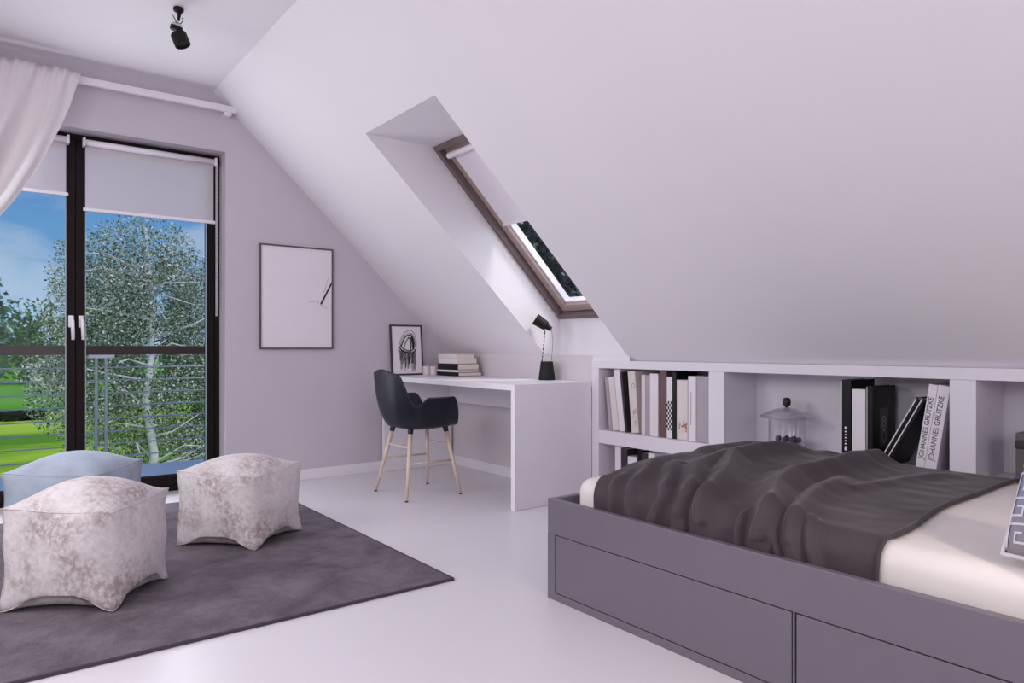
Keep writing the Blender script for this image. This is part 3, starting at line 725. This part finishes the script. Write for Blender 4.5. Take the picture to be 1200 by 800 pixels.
sbook(1.550, 1.612, 0.780, 'book_white', 'white book standing between the two upright black books', D=0.16, g=G2, x=3.203)
r, T, H = sbook(1.516, 1.546, 0.796, 'book_black', 'black book with a grey picture on its cover', D=0.22, g=G2)
b = MB(); b.box(-.0010, T / 2 - .0065, .004, -.0003, T / 2 - .0015, H - .004); b.build('white_line', M['book_grey'], r)
b = MB(); yc = -T / 2 - .0002
b.poly((.065, yc, .07), (.145, yc, .07), (.145, yc, .25), (.065, yc, .25)); b.build('cover_picture', M['cover_print'], r, recalc=False)
b = MB()
for k in range(20):
    a0, a1 = 2 * PI * k / 20, 2 * PI * (k + 1) / 20
    for r0, r1, zq in ((.018, .024, .18), (.008, .012, .18), (.018, .022, .12)):
        b.poly(*[(.105 + q * .9 * math.cos(a), yc - .0004, zq + q * 1.4 * math.sin(a)) for q, a in ((r0, a0), (r1, a0), (r1, a1), (r0, a1))])
b.build('cover_drawing', M['book_grey'], r, recalc=False)
# books leaning with their heads towards the white upright (towards -y)
def lbook(y_foot, T, H, lean, mat, label, D=0.21, x=3.200):
    r = book(T, H, D, M[mat], label, G2)
    r.location = (x, y_foot, SHZ + math.sin(lean) * T / 2 + 0.0005); r.rotation_euler = (lean, 0, 0); return r
for yf, lab in ((1.488, 'thin black leaning book with a pale spine line beside the picture cover'), (1.464, 'second thin black leaning book against the white lettered pair')):
    r = lbook(yf, 0.018, 0.345, 0.49, 'book_black', lab)
    b = MB(); b.box(-.0012, .0035, .004, -.0003, .0080, .341); b.box(-.0013, .0022, .135, -.0003, .0088, .143); b.build('spine_line', M['book_white'], r)
r = lbook(1.322, 0.034, 0.372, 0.155, 'book_white', 'white leaning book with black spine title behind its twin')
spine_text('JOHANNES GRÜTZKE', 0.028, r, 0.0, .185, M['ink'], 0.98)
r = lbook(1.280, 0.046, 0.368, 0.155, 'book_white', 'thicker white leaning book with black spine title beside the upright')
spine_text('JOHANNES GRÜTZKE', 0.030, r, 0.002, .185, M['ink'], 0.95)
r = book(0.012, 0.30, 0.20, M['book_black'], 'thin black book wedged behind the lettered pair against the white upright', G2)
r.location = (3.235, 1.1985, SHZ + 0.0005)

# glass jar with pebbles
jr = thing('glass_jar', 'lidded glass jar with a dark knob standing on the shelf', 'jar', (3.312, 2.005, SHZ + 0.0005))
MB().lathe([(0, 0), (.080, 0), (.088, .006), (.090, .02), (.090, .155), (.093, .160), (.090, .163), (.086, .158), (.086, .02), (.082, .008), (0, .007)], n=40).build('jar_body', M['jar_glass'], jr, smooth=True)
ld = MB().lathe([(.070, .164), (.132, .166), (.135, .169), (.128, .174), (.10, .192), (.05, .212), (.016, .219), (0, .220), (0, .216), (.05, .207), (.10, .187), (.13, .171), (.07, .169)], n=40).build('lid', M['jar_glass'], jr, smooth=True)
MB().lathe([(0, .219), (.010, .219), (.009, .225), (.019, .231), (.021, .245), (.018, .262), (.012, .268), (0, .269)], n=20).build('knob', M['black_plastic'], ld, smooth=True)
pr = random.Random(11); pl = []
for k in range(16):
    for _ in range(40):
        a = pr.uniform(0, 2 * PI); q = pr.uniform(0, .062); lv = 0 if k < 9 else 1
        c_ = Vector((q * math.cos(a), q * math.sin(a), .008 + .017 + lv * .030))
        if all((c_ - p_).length > .033 for p_ in pl): break
    pl.append(c_)
pm = None
for k, c_ in enumerate(pl):
    if pm is None:
        b = MB(); bmesh.ops.create_icosphere(b.b, subdivisions=2, radius=.017)
        for v in b.b.verts: v.co *= 1 + .18 * mnoise.noise(v.co * 60)
        o = b.build('pebble', M['pebble'], None, smooth=True); pm = o.data
    else:
        o = bpy.data.objects.new('pebble', pm); link(o)
    o.location = Vector((3.312, 2.005, SHZ)) + c_; o.rotation_euler = (pr.uniform(-.4, .4), pr.uniform(-.4, .4), pr.uniform(0, 6))
    o.scale = (1, .85, .9)
    tag(o, 'dark round pebble in the lidded glass jar', 'pebble', 'dark pebbles in the glass jar')

# box in the last bay
bx_ = thing('storage_box', 'taupe box with a black band in the bay beside the cushion', 'box', (3.285, 0.822, SHZ + 0.0005))
MB().box(-.085, -.15, 0, .12, .15, .135, .003).build('box_body', M['box_dark'], bx_)
MB().box(-.087, -.152, .136, .122, .152, .165, .003).build('black_band', M['box_black'], bx_)
MB().box(-.085, -.15, .166, .12, .15, .196, .003).build('lid', M['box_dark'], bx_)

# ------------------------------------------------------------------ chair
ch = thing('chair', 'black shell armchair with pale wooden legs at the desk', 'chair', (2.350, 4.115, 0))
def rim_h(th):
    a = abs(th)
    d2 = math.degrees(a)
    h = 0.012
    h += (0.192 - 0.012) * sm(38, 64, d2)
    h -= 0.055 * sm(104, 121, d2)
    back = 0.370 - 0.03 * (1 - sm(140, 180, d2))
    h = h + (back - h) * sm(121, 146, d2)
    return h
def sup(th, fx, bx, sy, n=2.7):
    c_, s2 = math.cos(th), math.sin(th); ax = fx if c_ > 0 else bx
    return 1.0 / ((abs(c_) / ax) ** n + (abs(s2) / sy) ** n) ** (1 / n)
def shell(u, v):
    th = -PI + 2 * PI * u
    h = rim_h(th); d2 = math.degrees(abs(th))
    r0 = sup(th, .205, .175, .195); r1 = sup(th, .215, .262, .262)
    r1 = sup(th, .250, .262, .262)
    if d2 < 58: r1 = r1 + (sup(th, .232, .262, .25) - r1) * (1 - sm(35, 58, d2))
    zf = .462 - .014 * sm(0, .5, v)
    if v < 0.5:
        t = v / 0.5; r = r0 * t; z = .462 - .026 * (1 - t * t)
    else:
        t = (v - .5) / .5
        kx = 1 - (1 - t) ** 2.2
        r = r0 + (r1 - r0) * (kx * .75 + t * .25)
        z = .462 + h * (t ** 1.25 * .70 + t * .30)
        if d2 < 48: z -= .020 * t * t * (1 - sm(28, 48, d2))
    return (r * math.cos(th), r * math.sin(th), z)
b = MB().grid(shell, 120, 34, close_u=True)
bmesh.ops.remove_doubles(b.b, verts=b.b.verts[:], dist=0.0005)
b.build('seat_shell', M['black_shell'], ch, smooth=True, solid=0.010, offset=1.0)
LT = {}
for i, (sx, sy) in enumerate(((-1, 1), (-1, -1), (1, -1), (1, 1))):
    top = Vector((sx * .125, sy * .125, .418)); ft = Vector((sx * .202, sy * .214, .004))
    if sx > 0: top.x = .145
    LT[(sx, sy)] = (top, ft)
    lg = MB().tube([ft, ft.lerp(top, .5), top], [.0085, .0125, .0145], 14).build('leg', M['beech'], ch, smooth=True)
    dirn = (top - ft).normalized()
    MB().tube([top - dirn * .006, top + dirn * .010, top + dirn * .050], [.0165, .0175, .021], 14).build('socket', M['black_plastic'], lg, smooth=True)
    MB().lathe([(0, 0), (.0105, 0), (.011, .004), (.0095, .008), (0, .008)], ft.x, ft.y, 14).build('foot_glide', M['black_plastic'], lg)
def onleg(k, z):
    t, f_ = LT[k]; return f_.lerp(t, (z - f_.z) / (t.z - f_.z))
for a, c, z in (((-1, 1), (-1, -1), .325), ((1, 1), (1, -1), .325), ((-1, 1), (1, 1), .225), ((-1, -1), (1, -1), .225)):
    MB().tube([onleg(a, z), onleg(c, z)], .0065, 10).build('stretcher', M['beech'], ch, smooth=True)

# ------------------------------------------------------------------ bed
BX0, BX1, BY1, BY0, BH = 1.765, 3.150, 2.080, -0.02, 0.386
bd = thing('bed', 'grey lilac storage bed with drawers beside the white shelf', 'bed', (0, 0, 0))
DR = ((1.052, 2.036), (0.060, 1.044))
f = MB(); RT = 0.026
f.box(BX0, BY0, 0.252, BX0 + RT, BY1, BH, .002)                         # rail above drawers
f.box(BX0, 2.038, 0.0, BX0 + RT, BY1 , 0.252); f.box(BX0, BY0, 0.0, BX0 + RT, 0.058, 0.252); f.box(BX0, 1.0455, 0.030, BX0 + RT, 1.0505, 0.252)
f.box(BX0 + .0, 0.058, 0.0, BX0 + RT, 2.038, 0.028)
f.box(BX0 + RT, BY1 - RT, 0.0, BX1, BY1, BH, .002); f.box(BX1 - RT, BY0, 0, BX1, BY1 - RT, BH, .002)
f.box(BX0 + RT, BY0, 0.0, BX1 - RT, BY0 + RT, BH, .002)
f.build('bed_frame', M['bed'], bd)
MB().box(BX0 + RT + .001, BY0 + RT + .001, 0.20, BX1 - RT - .001, BY1 - RT - .001, 0.235).build('slat_base', M['gap'], bd)
for k, (y0, y1) in enumerate(DR):
    dr = MB().box(BX0 + 0.0015, y0 + .003, 0.031, BX0 + 0.020, y1 - .003, 0.2485, .0012).build('drawer', M['bed'], bd)
    MB().box(BX0 + 0.0205, y0 + .002, 0.0295, BX0 + 0.40, y1 - .002, 0.19).build('drawer_box', M['gap'], dr)
# headboard end
MB().box(BX0, BY0 - .045, 0, BX1, BY0 - .001, 0.80, .004).build('headboard', M['bed'], bd)
# mattress
MX0, MX1, MY0, MY1, MZ0, MZ1 = 1.855, 3.095, 0.03, 1.985, 0.236, 0.470
def rounded(u, v, ):
    pass
mt = thing('mattress', 'thick mattress in a pale fitted sheet lying in the grey bed', 'mattress', (0, 0, 0))
b = MB(); b.box(MX0 - .02, MY0, MZ0, MX1, MY1 + .02, MZ1)
bmesh.ops.bevel(b.b, geom=b.b.edges[:], offset=0.055, segments=6, affect='EDGES', profile=0.5)
b.build('fitted_sheet', M['sheet'], mt, smooth=True)

# blanket: a throw laid over the mattress, with folds
RID = [  # (amp, width, points (s, t));  s = x on top, below 1.86 it runs down the side
 (.030, .040, [(1.64, 1.700), (1.757, 1.691), (1.881, 1.709), (2.098, 1.800), (2.376, 1.86)]),
 (.030, .036, [(1.64, 1.610), (1.76, 1.594), (1.839, 1.557), (2.056, 1.699), (2.184, 1.713)]),
 (.046, .046, [(1.64, 1.485), (1.755, 1.478), (1.857, 1.465), (2.071, 1.605), (2.2, 1.645), (2.442, 1.711), (2.7, 1.80)]),
 (.050, .050, [(1.64, 1.345), (1.746, 1.361), (2.026, 1.464), (2.373, 1.663), (2.59, 1.70), (2.85, 1.66), (3.05, 1.66)]),
 (.056, .056, [(1.70, 1.19), (1.843, 1.168), (2.108, 1.313), (2.331, 1.384), (2.59, 1.38), (2.92, 1.43), (3.08, 1.44), (3.2, 1.44), (3.4, 1.44)]),
 (.036, .042, [(1.70, 1.06), (1.815, 1.087), (2.069, 1.18), (2.225, 1.223), (2.412, 1.263), (2.60, 1.34)]),
 (.022, .024, [(1.60, 1.000), (1.755, 1.017), (1.869, 1.055), (1.93, 1.09)]),
 (.024, .024, [(1.60, 1.105), (1.759, 1.122), (1.86, 1.153), (1.93, 1.19)]),
 (.030, .060, [(2.45, 1.85), (2.80, 1.83), (3.10, 1.80)]),
 (.018, .040, [(2.40, 1.20), (2.75, 1.16), (3.05, 1.10)]),
 (.018, .030, [(1.64, 1.79), (1.80, 1.79), (1.95, 1.82)]),
 (.030, .030, [(1.62, 1.41), (1.76, 1.415), (1.88, 1.42)]),
 (.022, .026, [(1.62, 1.25), (1.76, 1.255), (1.88, 1.25)]),
]
def ridge(s, t):
    best_h = 0.0; tot = 0.0
    kw = .55 + .45 * sm(1.80, 2.05, s)
    for amp, wd, pts in RID:
        best = 9; bk_ = 0; n = len(pts) - 1
        for i in range(n):
            ax, ay = pts[i]; bx2, by2 = pts[i + 1]; dx, dy = bx2 - ax, by2 - ay
            k = max(0, min(1, ((s - ax) * dx + (t - ay) * dy) / (dx * dx + dy * dy)))
            q = math.hypot(s - ax - k * dx, t - ay - k * dy)
            if q < best: best = q; bk_ = (i + k) / n
        fade = 1 - .75 * sm(0.70, 1.0, bk_)
        w2 = wd * kw
        h = amp * fade * (1 + .35 * sm(1.95, 1.80, s)) * (.65 * math.exp(-(best / w2) ** 2) + .35 * math.exp(-math.sqrt(best * best + 2e-5) / w2))
        tot += h
        if h > best_h: best_h = h
    return .85 * best_h + .15 * tot
RR = 0.056; AR = RR + .006
TB1 = 1.905                  # t (along y): the end towards the foot of the bed
S0, S1 = 1.690, 3.085
TOPZ = MZ1 + 0.006
def blanket_fn(u, v):
    s = S1 + (S0 - S1) * u
    hem = 0.855 + 0.07 * sm(1.9, 2.6, s) + 0.006 * math.sin(s * 9)
    t = hem + (TB1 - .018 * sm(2.0, 1.8, s) - hem) * v
    h = ridge(s, t) + 0.006 * mnoise.noise(Vector((s * 3, t * 3, 0))) + .0025 * mnoise.noise(Vector((s * 13, t * 13, 3)))
    h = max(h, -.001)
    lift = .050 * sm(1.15, 1.75, t) * sm(1.80, 2.06, s) * (1 - .75 * sm(2.70, 3.05, s))
    damp = (sm(0.0, 0.045, t - hem) * .85 + .15)
    h = h * damp + lift
    h *= 1 - .93 * sm(TB1 - .035, TB1, t) * sm(1.84, 1.95, s)
    x0 = MX0 - .02; e0 = x0 + RR
    if s >= e0: px, pz, nx, nz = s, TOPZ, 0.0, 1.0
    else:
        q = e0 - s; al = q / AR
        if al < PI / 2:
            px = e0 - AR * math.sin(al); pz = TOPZ - AR * (1 - math.cos(al)); nx, nz = -math.sin(al), math.cos(al)
        else:
            px = e0 - AR; pz = TOPZ - AR - (q - AR * PI / 2); nx, nz = -1.0, 0.0
    X = px + nx * h * .9; Y = t; Z = pz + nz * h
    Z = max(Z, 0.330)
    if Z < 0.425: X = max(X, BX0 + RT + .010)
    return (X, Y, Z)
bk = MB().grid(blanket_fn, 230, 220)
o = bk.build('blanket', M['blanket'], None, smooth=True, solid=0.006, offset=0.0)
tag(o, 'charcoal throw blanket spread in folds across the bed', 'blanket')
# rolled hem along the blanket end facing the cushion
hemp = [Vector(blanket_fn(k / 70, 0.0)) + Vector((-.004 * (k / 70 > .86), 0, .004)) for k in range(0, 71)]
MB().tube(hemp, [0.0085 if k < 60 else 0.0050 for k in range(71)], 8).build('hem', M['blanket'], o, smooth=True)

# cushion
cu_ = thing('cushion', 'blue cushion with a white key pattern on the bed', 'cushion', (2.115, 0.475, 0.690), 0)
CH = 0.19
cu_.rotation_euler = (math.radians(25), 0, math.radians(78))
cu_.location = Vector((1.885, 0.598, 0.494)) - cu_.rotation_euler.to_matrix() @ Vector((CH, 0, -CH))
def cus(a, c, s):     # a across, c up, s = +1 front (+y)
    w = (1 - a * a) * (1 - c * c)
    k = 1 - 0.06 * (1 - abs(a * c) ** 2)
    return Vector((CH * a * (1 - .03 * (1 - c * c)), s * (0.085 * max(w, 0) ** .40), CH * c * (1 - .03 * (1 - a * a))))
b = MB(); L = lambda t: -1 + 2 * t
b.grid(lambda u, v: cus(L(u), L(v), 1), 26, 26); b.grid(lambda u, v: cus(L(u), L(v), -1), 26, 26)
bmesh.ops.remove_doubles(b.b, verts=b.b.verts[:], dist=0.0005)
b.build('cushion_cover', M['cushion'], cu_, smooth=True)
kp = MB(); KEY = [(0, 0), (0, 1), (1, 1), (1, .2), (.4, .2), (.4, .62), (.7, .62)]
def ribbon(pts, w):
    fine_ = []
    for (x0, z0), (x1, z1) in zip(pts, pts[1:]):
        n = max(2, int(max(abs(x1 - x0), abs(z1 - z0)) / .04))
        for i in range(n):
            q0, q1 = i / n, (i + 1) / n
            a0, c0, a1, c1 = x0 + (x1 - x0) * q0, z0 + (z1 - z0) * q0, x0 + (x1 - x0) * q1, z0 + (z1 - z0) * q1
            dx, dz = a1 - a0, c1 - c0; L2 = math.hypot(dx, dz); nx, nz = -dz / L2 * w, dx / L2 * w
            off = Vector((0, .0022, 0)); ext = w * .9; ux, uz = dx / L2 * ext, dz / L2 * ext
            if i == 0: a0 -= ux; c0 -= uz
            if i == n - 1: a1 += ux; c1 += uz
            kp.poly(*[cus(max(-.97, min(.97, aa)), max(-.97, min(.97, cc)), 1) + off for aa, cc in ((a0 + nx, c0 + nz), (a0 - nx, c0 - nz), (a1 - nx, c1 - nz), (a1 + nx, c1 + nz))])
NK = 6; cell = 1.9 / NK
for i in range(NK):
    for j in range(NK):
        ox, oz = -.95 + i * cell, -.95 + j * cell
        fx = (i + j) % 2
        pts = [((1 - x_) if fx else x_, z_) for x_, z_ in KEY]
        ribbon([(ox + cell * (.08 + .84 * x_), oz + cell * (.08 + .84 * z_)) for x_, z_ in pts], .013)
kp.build('key_pattern', M['cushion_key'], cu_, recalc=False)
pp = MB(); rim = [cus(-1 + 2 * k / 20, -1, 1) for k in range(21)] + [cus(1, -1 + 2 * k / 20, 1) for k in range(1, 21)] + [cus(1 - 2 * k / 20, 1, 1) for k in range(1, 21)] + [cus(-1, 1 - 2 * k / 20, 1) for k in range(1, 20)]
pp.tube(rim + [rim[0]], 0.006, 8).build('piping', M['cushion_key'], cu_, smooth=True)

# ------------------------------------------------------------------ unseen floor lamp, added for the warm light on the sheet
flp = thing('added_floor_lamp', 'unseen slim white lamp added by the head of the bed for warm light', 'floor lamp', (1.50, -0.42, 0))
MB().lathe([(0, 0.001), (.13, 0.001), (.13, .012), (.02, .022), (0, .022)], n=32).build('base', M['white_plastic'], flp)
MB().tube([(0, 0, .02), (0, 0, 1.42), (.02, .05, 1.47), (.04, .12, 1.49)], .009, 10).build('pole', M['white_plastic'], flp, smooth=True)
MB().lathe([(.035, 1.50), (.055, 1.49), (.115, 1.37), (.111, 1.37), (.050, 1.485), (0, 1.49)], .05, .14, 32).build('lamp_shade', M['white_plastic'], flp, smooth=True)
light('added_warm_spot', 'SPOT', (1.55, -0.28, 1.43), (2.02, 0.62, 0.47), 34, (1.0, 0.86, 0.70), spot_size=math.radians(64), spot_blend=0.9, shadow_soft_size=0.05)

# ------------------------------------------------------------------ ceiling spotlight
sx_, sy_ = 0.825, 3.90
so = thing('ceiling_spotlight', 'small black spotlight hanging from the flat ceiling', 'spotlight', (sx_, sy_, ZC))
MB().lathe([(0, -.001), (.024, -.001), (.026, -.006), (.024, -.018), (.010, -.026), (0, -.026)], n=28).build('ceiling_rose', M['lamp_black'], so)
MB().tube([(0.004, 0, -.02), (0.0, 0, -.066)], [.010, .006], 12).build('stem', M['lamp_black'], so)
c = MB(); c.tube([(-.024 * Rv.x - .008, .018, -.030), (-.010 * Rv.x, .006, -.074)], .0022, 6); c.tube([(.014, -.010, -.050), (.018, -.014, -.062), (.012, -.008, -.076), (.004, 0, -.082)], .0022, 6)
c.build('cable', M['lamp_black'], so)
RM = Matrix.Translation((-.008, .004, -.098)) @ Matrix.Rotation(math.radians(14), 4, Vector((0.6074, 0.7944, 0)))
MB().lathe([(0, .020), (.016, .020), (.028, .008), (.030, .006), (.030, -.018), (.027, -.020), (0, -.020)], n=24, mat=RM).build('joint_ring', M['lamp_black'], so)
MB().lathe([(0, .0215), (.018, .0212), (.029, .009), (.0305, .006), (.0305, .001), (0, .001)], n=24, mat=RM).build('joint_cap', M['chrome'], so)
MB().tube([(-.010, .006, -.118), (-.004, .002, -.135)], .007, 10).build('swivel', M['chrome'], so)
LM = Matrix.Translation((.008, -.006, -.162)) @ Matrix.Rotation(math.radians(-22), 4, Vector((0.6074, 0.7944, 0)))
sh_ = MB().lathe([(0, .031), (.036, .031), (.039, .028), (.039, -.031), (.036, -.033), (.034, -.024), (0, -.022)], n=28, mat=LM).build('lamp_head', M['lamp_black'], so)

# ------------------------------------------------------------------ balcony
struct(MB().box(-0.9, YG + 0.30, -0.20, 2.2, 6.52, -0.004), 'balcony_floor', M['concrete'], 'pale concrete balcony slab outside the door', 'balcony floor')
RY = 6.45
br = thing('balcony_railing', 'steel balcony railing with dark wooden handrail outside the door', 'railing', (0, RY, 0))
MB().box(-0.9, -.03, .915, 2.2, .03, .986, .004).build('handrail', M['rail_wood'], br)
tag(br.children[0], 'dark wooden handrail')
for k in range(8):
    MB().tube([(-0.9, .02, .812 - .103 * k), (2.2, .02, .812 - .103 * k)], .0055, 8).build('rod', M['rail_metal'], br)
for xx in (-.85, 0.792, 2.14):
    p_ = MB()
    for s in (-1, 1): p_.box(xx + s * .034 - .010, -.014, -.004, xx + s * .034 + .010, .010, .895, .002)
    pp_ = p_.build('post', M['rail_metal'], br)
    MB().box(xx - .088, -.032, .888, xx + .092, .030, .9145, .002).build('mounting_plate', M['white_plastic'], pp_)
    c = MB()
    for k in range(8): c.box(xx - .075, .010, .812 - .103 * k - .004, xx + .075, .016, .812 - .103 * k + .004)
    c.build('clamp', M['rail_metal'], pp_)

# ------------------------------------------------------------------ garden
GZ = -2.8
struct(MB().poly((-60, 5.4, GZ), (60, 5.4, GZ), (60, 49, GZ), (-60, 49, GZ)), 'lawn', M['grass'], 'sunlit yellow green lawn below the balcony', 'lawn')
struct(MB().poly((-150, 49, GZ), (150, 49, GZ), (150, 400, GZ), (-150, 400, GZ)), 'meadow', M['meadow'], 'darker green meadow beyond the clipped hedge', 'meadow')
struct(MB().box(XL - .3, YG + .302, GZ, XK + .7, YG + .31, -0.201), 'wall_outside', M['facade'], 'rendered house wall below the balcony', 'wall')
def leaves(b, pts, size, rnd):
    for p in pts:
        d1 = Vector((rnd.gauss(0, 1), rnd.gauss(0, 1), rnd.gauss(0, 1))).normalized(); d2 = d1.orthogonal().normalized()
        d2 = Matrix.Rotation(rnd.uniform(0, 6.28), 3, d1) @ d2
        s = size * rnd.uniform(.6, 1.35)
        d3 = d1.cross(d2)
        vs_ = [b.b.verts.new(p + d2 * s * .5), b.b.verts.new(p + d3 * s * .3 ), b.b.verts.new(p - d2 * s * .5), b.b.verts.new(p - d3 * s * .3 + d1 * s * .12)]
        b.b.faces.new(vs_)
def crown_pts(n, blobs, rnd, shell_=0.35):
    tot = sum(r[3] * r[4] * r[5] for r in blobs); out = []
    for (x_, y_, z_, a, c_, e_) in blobs:
        for _ in range(int(n * a * c_ * e_ / tot)):
            d_ = Vector((rnd.gauss(0, 1), rnd.gauss(0, 1), rnd.gauss(0, 1))).normalized(); q = rnd.random() ** shell_
            out.append(Vector((x_ + d_.x * a * q, y_ + d_.y * c_ * q, z_ + d_.z * e_ * q)))
    return out
rnd = random.Random(21)
TX, TY = 2.0, 12.0
bt = thing('birch_tree', 'birch tree with painted leaf glints close behind the balcony railing', 'tree', (TX, TY, GZ))
tk = MB(); base = [(0.05, 0, 0), (0.03, .05, 1.2), (0.10, 0, 2.2), (-.02, 0, 3.0), (.06, 0, 3.6), (.10, .05, 4.6), (.02, 0, 5.6)]
tk.tube([(a_, b_ - .50 * min(1, c_ / 1.6) * (1 - .5 * max(0, (c_ - 3.6) / 2)), c_) for a_, b_, c_ in base], [.10, .075, .060, .055, .045, .03, .015], 10).build('trunk', M['bark'], bt, smooth=True)
bbz = MB()
for k in range(26):
    z0 = rnd.uniform(1.6, 5.0); a = rnd.uniform(0, 6.28); L_ = rnd.uniform(.7, 1.4); up_ = rnd.uniform(.1, .9)
    p0 = Vector((.04, -.48 * (1 - .5 * max(0, (z0 - 3.6) / 2)), z0)); p1 = p0 + Vector((math.cos(a) * L_ * .5, math.sin(a) * L_ * .2, up_ * .5)); p2 = p1 + Vector((math.cos(a + .4) * L_ * .5, math.sin(a + .4) * L_ * .25, rnd.uniform(-.3, .4)))
    bbz.tube([p0, p1, p2], [.022, .013, .005], 6)
bbz.build('branch', M['bark'], bt, smooth=True)
blobs = [(0.0, 0, 4.7, 1.0, 1.0, 1.15), (-.55, -.1, 4.2, .75, .8, 1.0), (.6, 0, 4.3, .62, .8, 1.0), (-.75, 0, 3.1, .75, .8, .75), (.1, .1, 3.1, 1.0, 1.0, .9), (.75, 0, 3.1, .6, .8, 1.0), (-1.15, 0, 3.4, .45, .6, .35), (-.45, 0, 2.1, .65, .7, .5), (.55, 0, 2.1, .75, .7, .55), (-.9, 0, 4.9, .35, .4, .5), (1.0, 0, 3.4, .35, .6, 1.0), (.95, 0, 2.2, .4, .6, .6)]
b = MB(); pts = [p for p in crown_pts(95000, blobs, rnd, .42)]
pts = [p for p in pts if mnoise.noise(p * 2.0) > -.32]
leaves(b, pts, .040, rnd); b.build('foliage', M['birch_leaf'], bt, recalc=False)
def tree(name, label, loc, h, blobs, n, size, mat, group):
    r = thing(name, label, 'tree' if 'shrub' not in name else 'shrub', loc, 0, group)
    MB().tube([(0, 0, 0), (.05, 0, h * .4), (0, 0, h * .75)], [h * .03, h * .022, h * .008], 8).build('trunk', M['bark_dark'], r, smooth=True)
    b = MB(); pts = crown_pts(n, blobs, rnd, .4); pts = [p for p in pts if mnoise.noise(p * (3.2 / h) * 2 + Vector(loc)) > -.3]
    leaves(b, pts, size, rnd); b.build('foliage', mat, r, recalc=False); return r
GT = 'trees beyond the meadow'
def far_tree(px_tan, y, h, wdt, mat, label, n=2600):
    bl_ = [(0, 0, h * .62, wdt, wdt * .8, h * .36), (-wdt * .4, 0, h * .42, wdt * .7, wdt * .7, h * .3), (wdt * .45, 0, h * .45, wdt * .7, wdt * .7, h * .32), (0, 0, h * .25, wdt, wdt * .7, h * .25)]
    tree('broadleaf_tree', label, (px_tan * y, y, GZ), h, bl_, n, h * .055, mat, GT)
far_tree(-0.018, 62, 10.6, 3.0, M['blue_leaf'], 'tall blue green tree at the far edge of the meadow beside the curtain')
far_tree(0.050, 88, 9.2, 4.0, M['green_leaf'], 'rounded green tree beside the tall blue green one', 3000)
far_tree(0.120, 120, 10.4, 5.6, M['green_leaf'], 'rounded green tree partly behind the birch', 3000)
hg = MB(); pts = []
for _ in range(4200):
    pts.append(Vector((rnd.uniform(-16, 2.9), 44.5 + rnd.uniform(-.6, .6), GZ + .42 * rnd.random() ** .6)))
leaves(hg, pts, .34, rnd); o = hg.build('clipped_hedge', M['hedge_leaf'], None, recalc=False)
tag(o, 'long low dark hedge across the lawn', 'hedge')
for (x_, y_, h_, lab) in ((1.65, 20.6, .40, 'tiny dark conifer on the lawn below the railing beside the blue pouf'), (3.35, 21.5, .42, 'tiny dark conifer on the lawn at the foot of the birch')):
    r = thing('conifer_shrub', lab, 'shrub', (x_, y_, GZ), 0, 'tiny conifers on the lawn')
    MB().tube([(0, 0, 0), (0, 0, h_ * .8)], .02, 6).build('trunk', M['bark_dark'], r)
    b = MB(); leaves(b, [Vector((rnd.gauss(0, 1) * .09 * (1 - t_ * .7), rnd.gauss(0, 1) * .09 * (1 - t_ * .7), h_ * t_ + .02)) for t_ in [rnd.random() for _ in range(700)]], .06, rnd); b.build('foliage', M['hedge_leaf'], r, recalc=False)
# dark conifers on the roof-window side of the house
for x_, y_, h_, lab in ((9.4, 11.2, 8.0, 'dark conifer seen through the roof window'), (14.6, 13.6, 9.6, 'second dark conifer behind the first one at the roof window')):
    bl_ = [(0, 0, h_ * (.2 + .1 * k), 2.4 - .24 * k, 2.4 - .24 * k, .75) for k in range(8)]
    tree('conifer_tree', lab, (x_, y_, GZ), h_, bl_, 20000, .22, M['dark_leaf'], 'dark conifers beside the house')
